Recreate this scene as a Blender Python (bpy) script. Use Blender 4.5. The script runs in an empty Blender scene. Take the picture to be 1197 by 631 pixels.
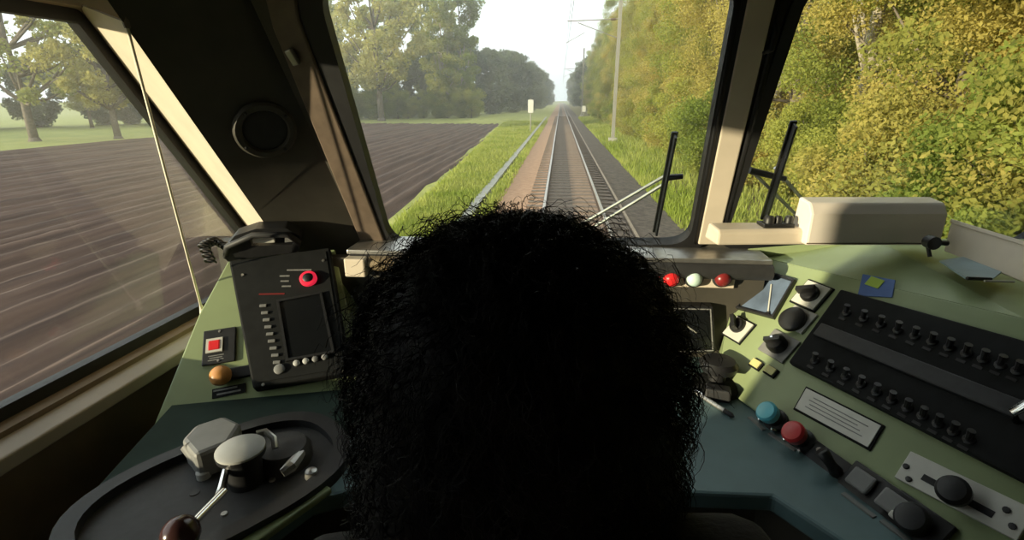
import bpy, bmesh, math, random
import numpy as np
from mathutils import Vector, Matrix
random.seed(7); np.random.seed(7)
SC = bpy.context.scene
COL = SC.collection
# ------------------------------------------------------------------ camera
EYE = np.array([0.0, 0.0, 2.7])           # rail heads are z = 0
F = 600.0                                  # focal length in pixels of the 1197 x 631 frame
PITCH = math.radians(18.4); YAW = math.radians(5.15)
FWD = np.array([-math.sin(YAW)*math.cos(PITCH), math.cos(YAW)*math.cos(PITCH), -math.sin(PITCH)])
RIGHT = np.array([math.cos(YAW), math.sin(YAW), 0.0])
UP = np.cross(RIGHT, FWD)
cam = bpy.data.cameras.new('camera'); camo = bpy.data.objects.new('camera', cam); COL.objects.link(camo)
cam.sensor_width = 36.0; cam.lens = 36.0*F/1197.0; cam.clip_start = 0.02; cam.clip_end = 2000
camo.matrix_world = Matrix(((RIGHT[0], UP[0], -FWD[0], EYE[0]), (RIGHT[1], UP[1], -FWD[1], EYE[1]),
                            (RIGHT[2], UP[2], -FWD[2], EYE[2]), (0, 0, 0, 1)))
SC.camera = camo
# ------------------------------------------------------------------ sky, sun, exposure
W = bpy.data.worlds.new('world'); SC.world = W; W.use_nodes = True
nt = W.node_tree; bg = nt.nodes['Background']
bg.inputs[0].default_value = (0.93, 0.97, 1.0, 1); bg.inputs[1].default_value = 1.4
sun = bpy.data.lights.new('sun', 'SUN'); suno = bpy.data.objects.new('sun', sun); COL.objects.link(suno)
SUN_DIR = Vector((1.0, 0.70, -0.15)).normalized()      # low evening sun, from behind on the left
suno.rotation_euler = SUN_DIR.to_track_quat('-Z', 'Y').to_euler()
suno.location = (-30, -20, 12)
sun.energy = 6.5; sun.color = (1.0, 0.83, 0.58); sun.angle = math.radians(0.8)
SC.view_settings.view_transform = 'Standard'; SC.view_settings.look = 'None'
SC.view_settings.gamma = 1.0; SC.view_settings.use_curve_mapping = False
SC.view_settings.exposure = 0.28

# ------------------------------------------------------------------ helpers
def V(*a): return np.array(a, float)
def R(x, y, z): return V(x, y, z) + EYE              # point given relative to the eye
def ray(px, py):
    return FWD + RIGHT*((px-598.5)/F) + UP*((315.5-py)/F)
def nrm(v): v = np.asarray(v, float); return v/np.linalg.norm(v)
class Frame:
    """a flat surface: origin, u / v in the surface, n towards the viewer"""
    def __init__(s, o, u, v):
        s.o = np.asarray(o, float); s.u = nrm(u); v = np.asarray(v, float)
        s.v = nrm(v - s.u*np.dot(v, s.u)); s.n = np.cross(s.u, s.v)
    def __call__(s, a, b, h=0.0): return s.o + s.u*a + s.v*b + s.n*h
    def px(s, x, y, h=0.0):
        d = ray(x, y); t = np.dot(s.o + s.n*h - EYE, s.n)/np.dot(d, s.n)
        return EYE + d*t
    def uv(s, x, y, h=0.0):
        p = s.px(x, y, h) - s.o; return (float(np.dot(p, s.u)), float(np.dot(p, s.v)))
    def at(s, a, b, ang=0.0, h=0.0):
        c, k = math.cos(ang), math.sin(ang)
        return Frame(s(a, b, h), s.u*c + s.v*k, s.v*c - s.u*k)
def level(z): return Frame(EYE + V(0, 0, z), V(1, 0, 0), V(0, 1, 0))
def round_poly(pts, r, seg=6):
    out = []; n = len(pts); rs = r if isinstance(r, (list, tuple)) else [r]*n
    for i in range(n):
        p0, p1, p2 = (np.array(pts[(i+k) % n], float) for k in (-1, 0, 1))
        d0 = nrm(p0-p1); d2 = nrm(p2-p1); ang = math.acos(max(-1, min(1, float(np.dot(d0, d2)))))
        rr = rs[i]
        if rr <= 0: out.append(tuple(p1)); continue
        t = min(rr/math.tan(ang/2), np.linalg.norm(p0-p1)*.48, np.linalg.norm(p2-p1)*.48)
        a, b = p1 + d0*t, p1 + d2*t
        for k in range(seg+1):
            q = k/seg; out.append(tuple((1-q)**2*a + 2*q*(1-q)*p1 + q*q*b))
    return out
def inset(loop, d):
    """offset a closed 2-D counter-clockwise loop inwards by d"""
    L = np.array(loop, float); n = len(L); out = []
    for i in range(n):
        e0 = nrm(L[i]-L[i-1]); e1 = nrm(L[(i+1) % n]-L[i])
        n0 = np.array([-e0[1], e0[0]]); n1 = np.array([-e1[1], e1[0]]); m = nrm(n0+n1)
        out.append(tuple(L[i] + m*d/max(.35, float(np.dot(m, n0)))))
    return out
class MB:
    def __init__(s): s.v = []; s.f = []
    def add(s, vs, fs):
        k = len(s.v); s.v += [tuple(map(float, q)) for q in vs]; s.f += [tuple(i+k for i in q) for q in fs]; return s
    def hexa(s, p):   # p: 4 bottom, 4 top
        return s.add(p, [(3,2,1,0),(4,5,6,7),(0,1,5,4),(1,2,6,5),(2,3,7,6),(3,0,4,7)])
    def box(s, fr, a0, a1, b0, b1, h0, h1):
        return s.hexa([fr(a, b, h) for h in (h0, h1) for a, b in ((a0,b0),(a1,b0),(a1,b1),(a0,b1))])
    def cbox(s, fr, c, w, d, h0, h1): return s.box(fr, c[0]-w/2, c[0]+w/2, c[1]-d/2, c[1]+d/2, h0, h1)
    def wbox(s, x0, x1, y0, y1, z0, z1):
        return s.box(WORLD, x0, x1, y0, y1, z0, z1)
    def prism(s, fr, pts, h0, h1):
        n = len(pts); vs = [fr(a, b, h0) for a, b in pts] + [fr(a, b, h1) for a, b in pts]
        fs = [tuple(reversed(range(n))), tuple(range(n, 2*n))] + [(i, (i+1) % n, n+(i+1) % n, n+i) for i in range(n)]
        return s.add(vs, fs)
    def ring(s, fr, outer, inner, h0, h1):
        n = len(outer); vs = [fr(a, b, h) for h in (h0, h1) for lp in (outer, inner) for a, b in lp]
        fs = []
        for i in range(n):
            j = (i+1) % n; o0, i0, o1, i1 = 0, n, 2*n, 3*n
            fs += [(o0+i, i0+i, i0+j, o0+j), (o1+i, o1+j, i1+j, i1+i), (o0+i, o0+j, o1+j, o1+i), (i0+i, i1+i, i1+j, i0+j)]
        return s.add(vs, fs)
    def sheet(s, pts3, thick):
        """planar polygon given in 3-D, thickened away from its normal"""
        p = [np.asarray(q, float) for q in pts3]; nn = np.zeros(3)
        for i in range(len(p)): nn += np.cross(p[i]-p[0], p[(i+1) % len(p)]-p[0])
        nn = nrm(nn); n = len(p)
        fs = [tuple(range(n)), tuple(reversed(range(n, 2*n)))] + [(i, n+i, n+(i+1) % n, (i+1) % n) for i in range(n)]
        return s.add(p + [q-nn*thick for q in p], fs)
    def tube(s, pts, r, seg=8, caps=True):
        P = [np.asarray(q, float) for q in pts]; n = len(P); rr = r if hasattr(r, '__len__') else [r]*n
        vs, fs = [], []; ref = None
        for i in range(n):
            t = nrm(P[min(i+1, n-1)] - P[max(i-1, 0)])
            if ref is None: ref = V(0,0,1) if abs(t[2]) < .9 else V(1,0,0)
            a = nrm(np.cross(t, ref)); b = np.cross(t, a); ref = -np.cross(t, a) if False else ref
            for k in range(seg):
                q = 2*math.pi*k/seg; vs.append(P[i] + rr[i]*(a*math.cos(q) + b*math.sin(q)))
        for i in range(n-1):
            for k in range(seg):
                k2 = (k+1) % seg; fs.append((i*seg+k, i*seg+k2, (i+1)*seg+k2, (i+1)*seg+k))
        if caps: fs += [tuple(reversed(range(seg))), tuple(range((n-1)*seg, n*seg))]
        return s.add(vs, fs)
    def lathe(s, fr, c, prof, seg=20):
        vs, fs = [], []
        for r, h in prof:
            for k in range(seg):
                q = 2*math.pi*k/seg; vs.append(fr(c[0]+r*math.cos(q), c[1]+r*math.sin(q), h))
        for i in range(len(prof)-1):
            for k in range(seg):
                k2 = (k+1) % seg; fs.append((i*seg+k, i*seg+k2, (i+1)*seg+k2, (i+1)*seg+k))
        fs += [tuple(reversed(range(seg))), tuple(range((len(prof)-1)*seg, len(prof)*seg))]
        return s.add(vs, fs)
    def build(s, name, m, parent=None, bevel=0, smooth=False, angle=35):
        me = bpy.data.meshes.new(name); me.from_pydata(s.v, [], s.f); me.update()
        bm = bmesh.new(); bm.from_mesh(me); bmesh.ops.recalc_face_normals(bm, faces=bm.faces); bm.to_mesh(me); bm.free()
        return link(name, me, m, parent, bevel, smooth)
def link(name, me, m, parent=None, bevel=0, smooth=False):
    o = bpy.data.objects.new(name, me); COL.objects.link(o)
    if m is not None: me.materials.append(m)
    if bevel:
        b = o.modifiers.new('bevel', 'BEVEL'); b.width = bevel; b.segments = 2; b.limit_method = 'ANGLE'; b.angle_limit = math.radians(40)
    if smooth:
        me.shade_smooth()
        if smooth == 2: me.set_sharp_from_angle(angle=math.radians(40))
    if parent is not None:
        o.parent = parent
        if parent.type == 'EMPTY': o.matrix_parent_inverse = Matrix.Translation(-Vector(parent.location))
    return o
WORLD = Frame((0,0,0), (1,0,0), (0,1,0))
def tag(o, label=None, cat=None, group=None, kind=None):
    if label: o['label'] = label
    if cat: o['category'] = cat
    if group: o['group'] = group
    if kind: o['kind'] = kind
    return o
def thing(name, loc, label, cat, group=None):
    o = bpy.data.objects.new(name, None); COL.objects.link(o); o.location = tuple(map(float, loc)); o.empty_display_size = .1
    return tag(o, label, cat, group)
def room(name, loc=(0,0,0)):
    o = bpy.data.objects.new(name, None); COL.objects.link(o); o.location = tuple(map(float, loc)); o.empty_display_size = .1
    o['kind'] = 'structure'; return o
def plate_holes(fr, outer, holes, h0, h1, extra_flip=False):
    bm = bmesh.new(); loops = [outer] + holes
    for h in (h0, h1):
        es = []
        for lp in loops:
            vs = [bm.verts.new(tuple(fr(a, b, h))) for a, b in lp]
            es += [bm.edges.new((vs[i], vs[(i+1) % len(vs)])) for i in range(len(vs))]
        bmesh.ops.triangle_fill(bm, edges=es, use_beauty=True, use_dissolve=False)
    bm.verts.ensure_lookup_table(); n = len(bm.verts)//2; k = 0
    for lp in loops:
        for i in range(len(lp)):
            j = (i+1) % len(lp)
            bm.faces.new((bm.verts[k+i], bm.verts[k+j], bm.verts[n+k+j], bm.verts[n+k+i]))
        k += len(lp)
    bmesh.ops.recalc_face_normals(bm, faces=bm.faces)
    me = bpy.data.meshes.new('plate'); bm.to_mesh(me); bm.free(); return me

# ------------------------------------------------------------------ materials
def mat(name, col, rough=.55, metal=0.0, var=.12, scale=30.0, bump=0.0, emit=None, estr=1.0, stretch=None, col2=None, spec=.5):
    m = bpy.data.materials.new(name); m.use_nodes = True; t = m.node_tree; b = t.nodes['Principled BSDF']
    b.inputs['Roughness'].default_value = rough; b.inputs['Metallic'].default_value = metal
    b.inputs['Specular IOR Level'].default_value = spec
    tc = t.nodes.new('ShaderNodeTexCoord'); mp = t.nodes.new('ShaderNodeMapping'); no = t.nodes.new('ShaderNodeTexNoise')
    t.links.new(tc.outputs['Object'], mp.inputs['Vector']); t.links.new(mp.outputs[0], no.inputs['Vector'])
    if stretch: mp.inputs['Scale'].default_value = stretch
    no.inputs['Scale'].default_value = scale; no.inputs['Detail'].default_value = 5
    rp = t.nodes.new('ShaderNodeValToRGB'); c2 = col2 or tuple(min(1, c*(1+var)) for c in col); c1 = col if col2 else tuple(c*(1-var) for c in col)
    rp.color_ramp.elements[0].position = .32; rp.color_ramp.elements[1].position = .68
    rp.color_ramp.elements[0].color = (*c1, 1); rp.color_ramp.elements[1].color = (*c2, 1)
    t.links.new(no.outputs['Fac'], rp.inputs['Fac']); t.links.new(rp.outputs['Color'], b.inputs['Base Color'])
    if bump:
        bp = t.nodes.new('ShaderNodeBump'); bp.inputs['Strength'].default_value = bump; bp.inputs['Distance'].default_value = .01
        t.links.new(no.outputs['Fac'], bp.inputs['Height']); t.links.new(bp.outputs[0], b.inputs['Normal'])
    if emit:
        b.inputs['Emission Color'].default_value = (*emit, 1); b.inputs['Emission Strength'].default_value = estr
    return m
def glass_mat(name, tint=(.93, .96, .94), refl=.5):
    m = bpy.data.materials.new(name); m.use_nodes = True; t = m.node_tree; t.nodes.clear()
    out = t.nodes.new('ShaderNodeOutputMaterial'); mx = t.nodes.new('ShaderNodeMixShader'); tr = t.nodes.new('ShaderNodeBsdfTransparent')
    gl = t.nodes.new('ShaderNodeBsdfGlossy'); fr = t.nodes.new('ShaderNodeFresnel'); mu = t.nodes.new('ShaderNodeMath'); mu.operation = 'MULTIPLY'
    tr.inputs[0].default_value = (*tint, 1); gl.inputs['Roughness'].default_value = .02; fr.inputs[0].default_value = 1.3; mu.inputs[1].default_value = refl
    t.links.new(fr.outputs[0], mu.inputs[0]); t.links.new(mu.outputs[0], mx.inputs[0]); t.links.new(tr.outputs[0], mx.inputs[1]); t.links.new(gl.outputs[0], mx.inputs[2])
    t.links.new(mx.outputs[0], out.inputs[0]); return m
def leaf_mat(name, c1, c2, transl=.45):
    m = bpy.data.materials.new(name); m.use_nodes = True; t = m.node_tree; t.nodes.clear()
    out = t.nodes.new('ShaderNodeOutputMaterial'); mx = t.nodes.new('ShaderNodeMixShader'); df = t.nodes.new('ShaderNodeBsdfDiffuse'); tl = t.nodes.new('ShaderNodeBsdfTranslucent')
    tc = t.nodes.new('ShaderNodeNewGeometry'); no = t.nodes.new('ShaderNodeTexNoise'); no.inputs['Scale'].default_value = .45; no.inputs['Detail'].default_value = 4
    oi = t.nodes.new('ShaderNodeObjectInfo'); ad = t.nodes.new('ShaderNodeMath'); ad.operation = 'MULTIPLY_ADD'; ad.inputs[1].default_value = .35
    su = t.nodes.new('ShaderNodeMath'); su.operation = 'SUBTRACT'; su.inputs[1].default_value = .17
    rp = t.nodes.new('ShaderNodeValToRGB'); rp.color_ramp.elements[0].position = .38; rp.color_ramp.elements[1].position = .62
    rp.color_ramp.elements[0].color = (*c1, 1); rp.color_ramp.elements[1].color = (*c2, 1)
    t.links.new(tc.outputs['Position'], no.inputs['Vector']); t.links.new(oi.outputs['Random'], ad.inputs[0]); t.links.new(no.outputs['Fac'], ad.inputs[2])
    t.links.new(ad.outputs[0], su.inputs[0]); t.links.new(su.outputs[0], rp.inputs['Fac'])
    for n_ in (df, tl): t.links.new(rp.outputs[0], n_.inputs['Color'])
    mx.inputs[0].default_value = transl
    t.links.new(df.outputs[0], mx.inputs[1]); t.links.new(tl.outputs[0], mx.inputs[2]); t.links.new(mx.outputs[0], out.inputs[0]); return m

M = {}
M['wall'] = mat('dark_olive_wall_paint', (.060, .054, .042), .6, var=.15, scale=14, bump=.05)
M['brown'] = mat('brown_pillar_trim', (.15, .11, .08), .5, var=.15)
M['cream'] = mat('cream_paint', (.66, .57, .45), .5, var=.06, scale=12)
M['sill'] = mat('grey_cream_sill', (.42, .37, .31), .5, var=.06, scale=12)
M['beige'] = mat('beige_housing_paint', (.80, .72, .64), .28, var=.05, scale=9)
M['rubber'] = mat('black_rubber', (.012, .012, .013), .55, var=.2)
M['black'] = mat('black_plastic', (.014, .014, .015), .45, var=.2, scale=60)
M['darkgrey'] = mat('charcoal_plastic', (.026, .026, .027), .6, var=.15, scale=60, bump=.05)
M['panelblack'] = mat('matt_black_panel', (.012, .013, .013), .8, var=.18, scale=40, spec=.2)
M['green'] = mat('green_console_paint', (.265, .325, .165), .42, var=.07, scale=9)
M['teal'] = mat('teal_desk_top', (.105, .175, .185), .5, var=.10, scale=10)
M['deskshade'] = mat('dark_green_desk_shade', (.024, .042, .034), .85, var=.15, scale=10, spec=.2)  # the desk's shaded tone, put into a darker colour
M['wallbrown'] = mat('brown_side_wall', (.20, .145, .09), .6, var=.15, scale=10, bump=.05)
M['steel'] = mat('worn_steel', (.42, .41, .39), .38, .85, var=.15, scale=40)
M['chrome'] = mat('chrome', (.75, .75, .74), .16, 1.0, var=.05)
M['grey'] = mat('grey_plastic', (.20, .20, .195), .5, var=.08)
M['lightgrey'] = mat('light_grey_plastic', (.42, .42, .40), .45, var=.06)
M['white'] = mat('off_white_plate', (.62, .61, .55), .5, var=.05)
M['print'] = mat('dark_print', (.06, .06, .06), .6, var=.1)
M['silverprint'] = mat('pale_print', (.24, .24, .23), .6, var=.2, scale=200)
M['red'] = mat('red_plastic', (.50, .03, .035), .3, var=.1)
M['redlit'] = mat('lit_red_lamp', (.6, .02, .02), .3, emit=(1, .05, .05), estr=.15)
M['redglow'] = mat('glowing_red_ring', (.6, .02, .03), .3, emit=(1, .03, .08), estr=.5)
M['darkred'] = mat('unlit_red_lamp', (.20, .02, .02), .3, var=.1)
M['whitelamp'] = mat('pale_green_lamp', (.62, .80, .72), .25, var=.05)
M['cyan'] = mat('cyan_plastic', (.10, .46, .56), .35, var=.08)
M['yellow'] = mat('yellowed_label', (.55, .52, .22), .5, var=.08)
M['orange'] = mat('amber_knob', (.55, .26, .08), .3, var=.1)
M['blue'] = mat('blue_sticker', (.06, .13, .36), .5, var=.08)
M['lime'] = mat('lime_sticker', (.35, .50, .05), .5, var=.06)
M['brass'] = mat('brown_bar', (.26, .20, .125), .4, .3, var=.12)
M['screen'] = mat('dark_screen', (.008, .009, .010), .25, var=.1, spec=.4)
M['bluescreen'] = mat('blue_grey_screen', (.12, .16, .23), .25, var=.25, scale=20)
M['sleeve'] = mat('blue_grey_sleeve', (.22, .31, .34), .35, var=.12, scale=18)
M['hair'] = mat('dark_brown_hair', (.007, .006, .0055), .5, var=.3, scale=120, spec=.25)
M['skin'] = mat('skin', (.34, .20, .14), .5, var=.06)
M['jacket'] = mat('dark_brown_jacket_cloth', (.022, .019, .016), .9, var=.2, scale=200, bump=.2)
M['trousers'] = mat('black_trouser_cloth', (.012, .012, .014), .9, var=.2, scale=200)
M['seat'] = mat('black_seat_fabric', (.014, .014, .015), .95, var=.2, scale=220, bump=.2)
M['cabfloor'] = mat('cab_floor_lino', (.03, .03, .028), .7, var=.2)
M['glass'] = glass_mat('window_glass')
M['cord'] = mat('pale_cord', (.85, .78, .62), .7, var=.1, scale=300)
# outdoors
M['rail'] = mat('rail_steel', (.42, .38, .34), .35, .7, var=.15, scale=5)
M['railside'] = mat('rusty_rail_side', (.10, .065, .045), .8, var=.2, scale=10)
M['sleeper'] = mat('weathered_sleeper', (.165, .125, .096), .9, var=.2, scale=8)
M['ballast'] = mat('brown_ballast_stone', (.20, .135, .092), .95, scale=7, bump=.6, col2=(.33, .22, .15))
M['ballastdark'] = mat('oily_dark_ballast', (.088, .068, .053), .95, scale=7, bump=.6, col2=(.18, .14, .11))
M['redpath'] = mat('reddish_gravel', (.30, .175, .105), .95, scale=5, bump=.4, col2=(.42, .26, .165))
M['trough'] = mat('concrete_trough', (.36, .35, .31), .9, scale=3, bump=.2)
M['soil'] = mat('ploughed_soil', (.050, .027, .018), .95, scale=5, bump=.5, col2=(.112, .066, .046), stretch=(1, .06, 1))
M['grassbase'] = mat('grass_ground', (.24, .26, .055), .95, scale=1.2, bump=.5, col2=(.38, .38, .10))
M['meadow'] = mat('meadow_grass', (.22, .25, .055), .95, scale=.6, bump=.5, col2=(.30, .31, .08))
M['forestfloor'] = mat('forest_floor', (.13, .10, .04), .95, scale=1, bump=.5, col2=(.20, .18, .05))
M['bark'] = mat('tree_bark', (.10, .082, .062), .9, scale=8, bump=.6, col2=(.19, .16, .12))
M['palebark'] = mat('pale_tree_bark', (.30, .26, .19), .9, scale=8, bump=.4, col2=(.42, .37, .28))
M['mast'] = mat('galvanised_mast', (.30, .29, .25), .6, .3, var=.1)
M['wire'] = mat('copper_wire', (.06, .055, .05), .5, .4)
M['leaf_yellow'] = leaf_mat('yellow_green_leaves', (.33, .33, .080), (.54, .46, .135), .55)
M['leaf_green'] = leaf_mat('fresh_green_leaves', (.23, .29, .065), (.41, .42, .10), .55)
M['leaf_dark'] = leaf_mat('deep_green_leaves', (.11, .15, .085), (.20, .23, .11), .45)
M['leaf_grey'] = leaf_mat('muted_green_leaves', (.28, .31, .095), (.46, .43, .15), .5)
M['blade'] = leaf_mat('grass_blades', (.27, .34, .060), (.41, .44, .12), .45)

# ================================================================== THE CAB SHELL
RAKE = math.radians(24)
FW = Frame(R(0, 1.36, -.37), (1, 0, 0), (0, -math.sin(RAKE), math.cos(RAKE)))      # windscreen plane, n points into the cab
FW.n = -FW.n if FW.n[1] > 0 else FW.n
TAPER = math.radians(4.1)
LS = Frame(R(-1.0, .70, 0), (math.sin(TAPER), math.cos(TAPER), 0), (0, 0, 1))      # left side wall plane; u forward
FLOOR = -1.5; CEIL = .50; XL, XR = -1.10, 1.84; YB = -.75
def ccw(lp):
    a = sum(lp[i-1][0]*lp[i][1]-lp[i][0]*lp[i-1][1] for i in range(len(lp)))
    return lp if a > 0 else lp[::-1]
w1 = ccw(round_poly([FW.uv(458, 287), FW.uv(805, 283), FW.uv(862, -25), FW.uv(369, -25)], [.075, .06, .06, .07], 8))
w2 = ccw(round_poly([FW.uv(846, 281), (1.16, FW.uv(846, 281)[1]), (1.25, FW.uv(862, -25)[1]), FW.uv(948, -25)], [.05, .06, .06, .06], 8))
w1o = inset(w1, -.030); w2o = inset(w2, -.022)
xlf = -.66        # left end of the front wall (start of the angled corner panel)
g_corner_b = FW.uv(438, 300); g_corner_t = FW.uv(318, 0)
front_outer = ccw([(g_corner_b[0]-.02, -.12), (1.84, -.12), (1.84, .95), (g_corner_t[0]-.10, .95)])
wf = link('wall_front', plate_holes(FW, front_outer, [w1o, w2o], -.02, 0), M['wall']); wf['kind'] = 'structure'
# below the windows: upright apron of the nose
ap = MB().box(WORLD, -1.02, 1.84, EYE[1]+1.405, EYE[1]+1.45, EYE[2]+FLOOR, EYE[2]-.405).build('trim_1', M['wall']); ap['kind'] = 'structure'
def window(name, fr, loop_out, loop_in, glass_h=-.012, g0=-.022, g1=.010):
    w = room(name, fr(*loop_in[0]))
    MB().ring(fr, loop_out, loop_in, g0, g1).build('gasket', M['rubber'], w, smooth=2)
    MB().prism(fr, inset(loop_in, -.006), glass_h-.003, glass_h+.003).build('pane', M['glass'], w)
    return w
win1 = window('window_1', FW, inset(w1, -.050), w1)
win2 = window('window_2', FW, inset(w2, -.024), w2)
# thin pale inner bead that runs down the pillar side of both windscreens
# side window (left)
L = LS.uv
swt = .178; swb = L(0, 506)[1]
LSo = Frame(LS(0, 0, -.03), LS.u, LS.v)
sw_front_b, sw_front_t = LSo.uv(287, 262), LSo.uv(104, 22)
def on_line(p, q, y): t = (y-p[1])/(q[1]-p[1]); return (p[0]+(q[0]-p[0])*t, y)
sw = ccw(round_poly([(-.76, swb), on_line(sw_front_b, sw_front_t, swb), on_line(sw_front_b, sw_front_t, swt), (-.76, swt)], [.05, .03, .03, .05], 4))
fr_lo, fr_hi = on_line(sw_front_b, sw_front_t, swb-.05), on_line(sw_front_b, sw_front_t, CEIL)
lout = ccw([(YB-.70, FLOOR), (fr_lo[0]+.10, FLOOR), (fr_lo[0]+.10, fr_lo[1]), (fr_hi[0]+.10, fr_hi[1]), (YB-.70, CEIL)])
wl = link('wall_left', plate_holes(LS, lout, [sw], -.05, 0), M['wallbrown']); wl['kind'] = 'structure'
win3 = room('window_3', LS(*sw[0]))
MB().ring(LS, sw, inset(sw, .026), -.06, -.034).build('gasket', M['rubber'], win3, smooth=2)
MB().prism(LS, inset(sw, .02), -.050, -.044).build('pane', M['glass'], win3)
# window sill (pale ledge) of the side window
sill = MB()
vs = []
for u_ in (-1.2, .66):
    vs += [LS(u_, swb-.004, -.034), LS(u_, swb-.022, .045), LS(u_, swb-.052, .045), LS(u_, swb-.052, -.034)]
sill.add(vs, [(0, 1, 2, 3), (7, 6, 5, 4), (0, 4, 5, 1), (1, 5, 6, 2), (2, 6, 7, 3), (3, 7, 4, 0)])
so = sill.build('trim_2', M['sill'], bevel=.004); so['kind'] = 'structure'
# cream reveal along the raked front edge of the side window: the rear-facing flank of a deep pillar
DEEP = .19
LSi = Frame(LS(0, 0, DEEP), LS.u, LS.v)
i0, i1 = LSi.px(362, 336), LSi.px(143, 25)
q0, q1 = on_line(sw_front_b, sw_front_t, -.57), on_line(sw_front_b, sw_front_t, swt+.01)
ga, gb = LS(q0[0], q0[1], -.032), LS(q1[0], q1[1], -.032)
rv = MB().sheet([ga, gb, i1, i0], -.004).build('trim_3', M['cream']); rv['kind'] = 'structure'
# angled corner panel between the reveal and the windscreen
c0, c1 = FW(g_corner_b[0], g_corner_b[1]-.12), FW(g_corner_t[0]-.09, .95)
c0b, c1b = FW(FW.uv(448, 292)[0], -.12), FW(FW.uv(340, 0)[0]-.06, .95)
dirr = nrm(i1-i0); i1e = i0 + dirr*(1.35); i0e = i0 - dirr*.10
cp = MB()
def lerp(a, b, t): return a + (b-a)*t
N_ = 10
top, bot = [], []
vs, fs = [], []
for k in range(N_+1):
    t = k/N_
    a = lerp(i0e, i1e, t); b = lerp(c0, c1, t)
    vs += [a, b, a+V(-.03, .06, 0), b+V(-.03, .06, 0)]
for k in range(N_):
    q = 4*k; fs += [(q, q+1, q+5, q+4), (q+2, q+6, q+7, q+3), (q, q+4, q+6, q+2), (q+1, q+3, q+7, q+5)]
fs += [(0, 2, 3, 1), (4*N_, 4*N_+1, 4*N_+3, 4*N_+2)]
cp.add(vs, fs); cpo = cp.build('wall_corner', M['wall'], smooth=2); cpo['kind'] = 'structure'
# brown pillar trim strip left of the windscreen
pt = MB()
pl = [FW.uv(430, 296), FW.uv(455, 289), FW.uv(352, 20), FW.uv(342, -60), FW.uv(300, -60), FW.uv(322, 30)]
pt.prism(FW, ccw(pl), .002, .016)
pto = pt.build('trim_4', M['brown'], bevel=.004); pto['kind'] = 'structure'
clip = MB().cbox(FW.at(*FW.uv(347, 62), .3), (0, 0), .016, .034, .016, .03).build('clip', M['steel'], pto, bevel=.003)
# centre pillar: raised cream cover between the two windscreens
cpl = MB()
ppts = [FW.uv(815, 282), FW.uv(838, 282), FW.uv(918, -60), FW.uv(884, -60)]
cpl.prism(FW, ccw(ppts), 0, .014)
cplo = cpl.build('trim_5', M['cream'], bevel=.003); cplo['kind'] = 'structure'
hk = FW.uv(899, 45)
hook = MB().tube([FW(hk[0], hk[1]+.03, .014), FW(hk[0], hk[1]+.02, .03), FW(hk[0], hk[1]-.01, .034), FW(hk[0]-.012, hk[1]-.02, .024)], .004, 6).build('hook', M['black'], cplo, smooth=True)
for x_b, x_t in ((811, 873), (842, 930)):
    p_, q_ = FW.uv(x_b, 282), FW.uv(x_t, -60)
    MB().tube([FW(*p_, .006), FW(*q_, .006)], .007, 6).build('rubber_bead', M['rubber'], cplo, smooth=True)
# floor, ceiling, rear wall, right wall
for nm, b in (('floor', (XL-.2, XR+.1, YB, 1.45, FLOOR-.04, FLOOR)), ('ceiling', (XL-.2, XR+.1, YB, 1.3, CEIL, CEIL+.05)), ('wall_back', (XL-.2, XR+.1, YB-.05, YB, FLOOR, CEIL))):
    o = MB().wbox(b[0], b[1], b[2]+EYE[1], b[3]+EYE[1], b[4]+EYE[2], b[5]+EYE[2]).build(nm, M['cabfloor'] if nm == 'floor' else M['cream'] if nm == 'wall_back' else M['wall']); o['kind'] = 'structure'
RS = Frame(R(1.78, .70, 0), (0, -1, 0), (0, 0, 1))     # right wall, u to the rear
rw = ccw(round_poly([(-.40, -.36), (1.0, -.36), (1.0, .165), (-.10, .165)], .04, 4))
wr = link('wall_right', plate_holes(RS, ccw([(-.74, FLOOR), (1.46, FLOOR), (1.46, CEIL), (-.36, CEIL), (-.72, -.34)]), [inset(rw, -.02)], -.05, 0), M['wall']); wr['kind'] = 'structure'
win4 = window('window_4', RS, inset(rw, -.03), rw)  # out of view; lengthened rearward to bring more fill light into the cab
# loudspeaker in the corner panel
def corner(s_, t_): return lerp(lerp(i0e, i1e, t_), lerp(c0, c1, t_), s_)
best = min(((np.linalg.norm(np.cross(nrm(corner(a_/60, b_/60)-EYE), nrm(ray(310, 152)))), a_/60, b_/60) for a_ in range(61) for b_ in range(61)))
s_, t_ = best[1:]
SPF = Frame(corner(s_, t_), corner(min(1, s_+.02), t_)-corner(s_-.02, t_), corner(s_, t_+.02)-corner(s_, t_-.02))
if np.dot(SPF.n, EYE-SPF.o) < 0: SPF.n = -SPF.n
sc_ = (0.0, 0.0)
sp = thing('loudspeaker', SPF(*sc_), 'round dark loudspeaker set in the olive corner panel beside the windscreen', 'loudspeaker')
MB().lathe(SPF, sc_, [(.068, -.02), (.068, .006), (.063, .011), (.052, .011), (.048, .004), (.048, -.02)], 32).build('rim', M['wall'], sp, smooth=2)
MB().lathe(SPF, sc_, [(.049, -.02), (.049, .002), (.04, .005), (.02, .001), (.004, .0)], 32).build('grille', M['darkgrey'], sp, smooth=2)
for q in range(4):
    aa = q*math.pi/2+.6
    MB().lathe(SPF, (sc_[0]+.058*math.cos(aa), sc_[1]+.058*math.sin(aa)), [(.004, .01), (.004, .0125), (.002, .014)], 8).build('screw', M['darkgrey'], sp, smooth=2)

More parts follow.
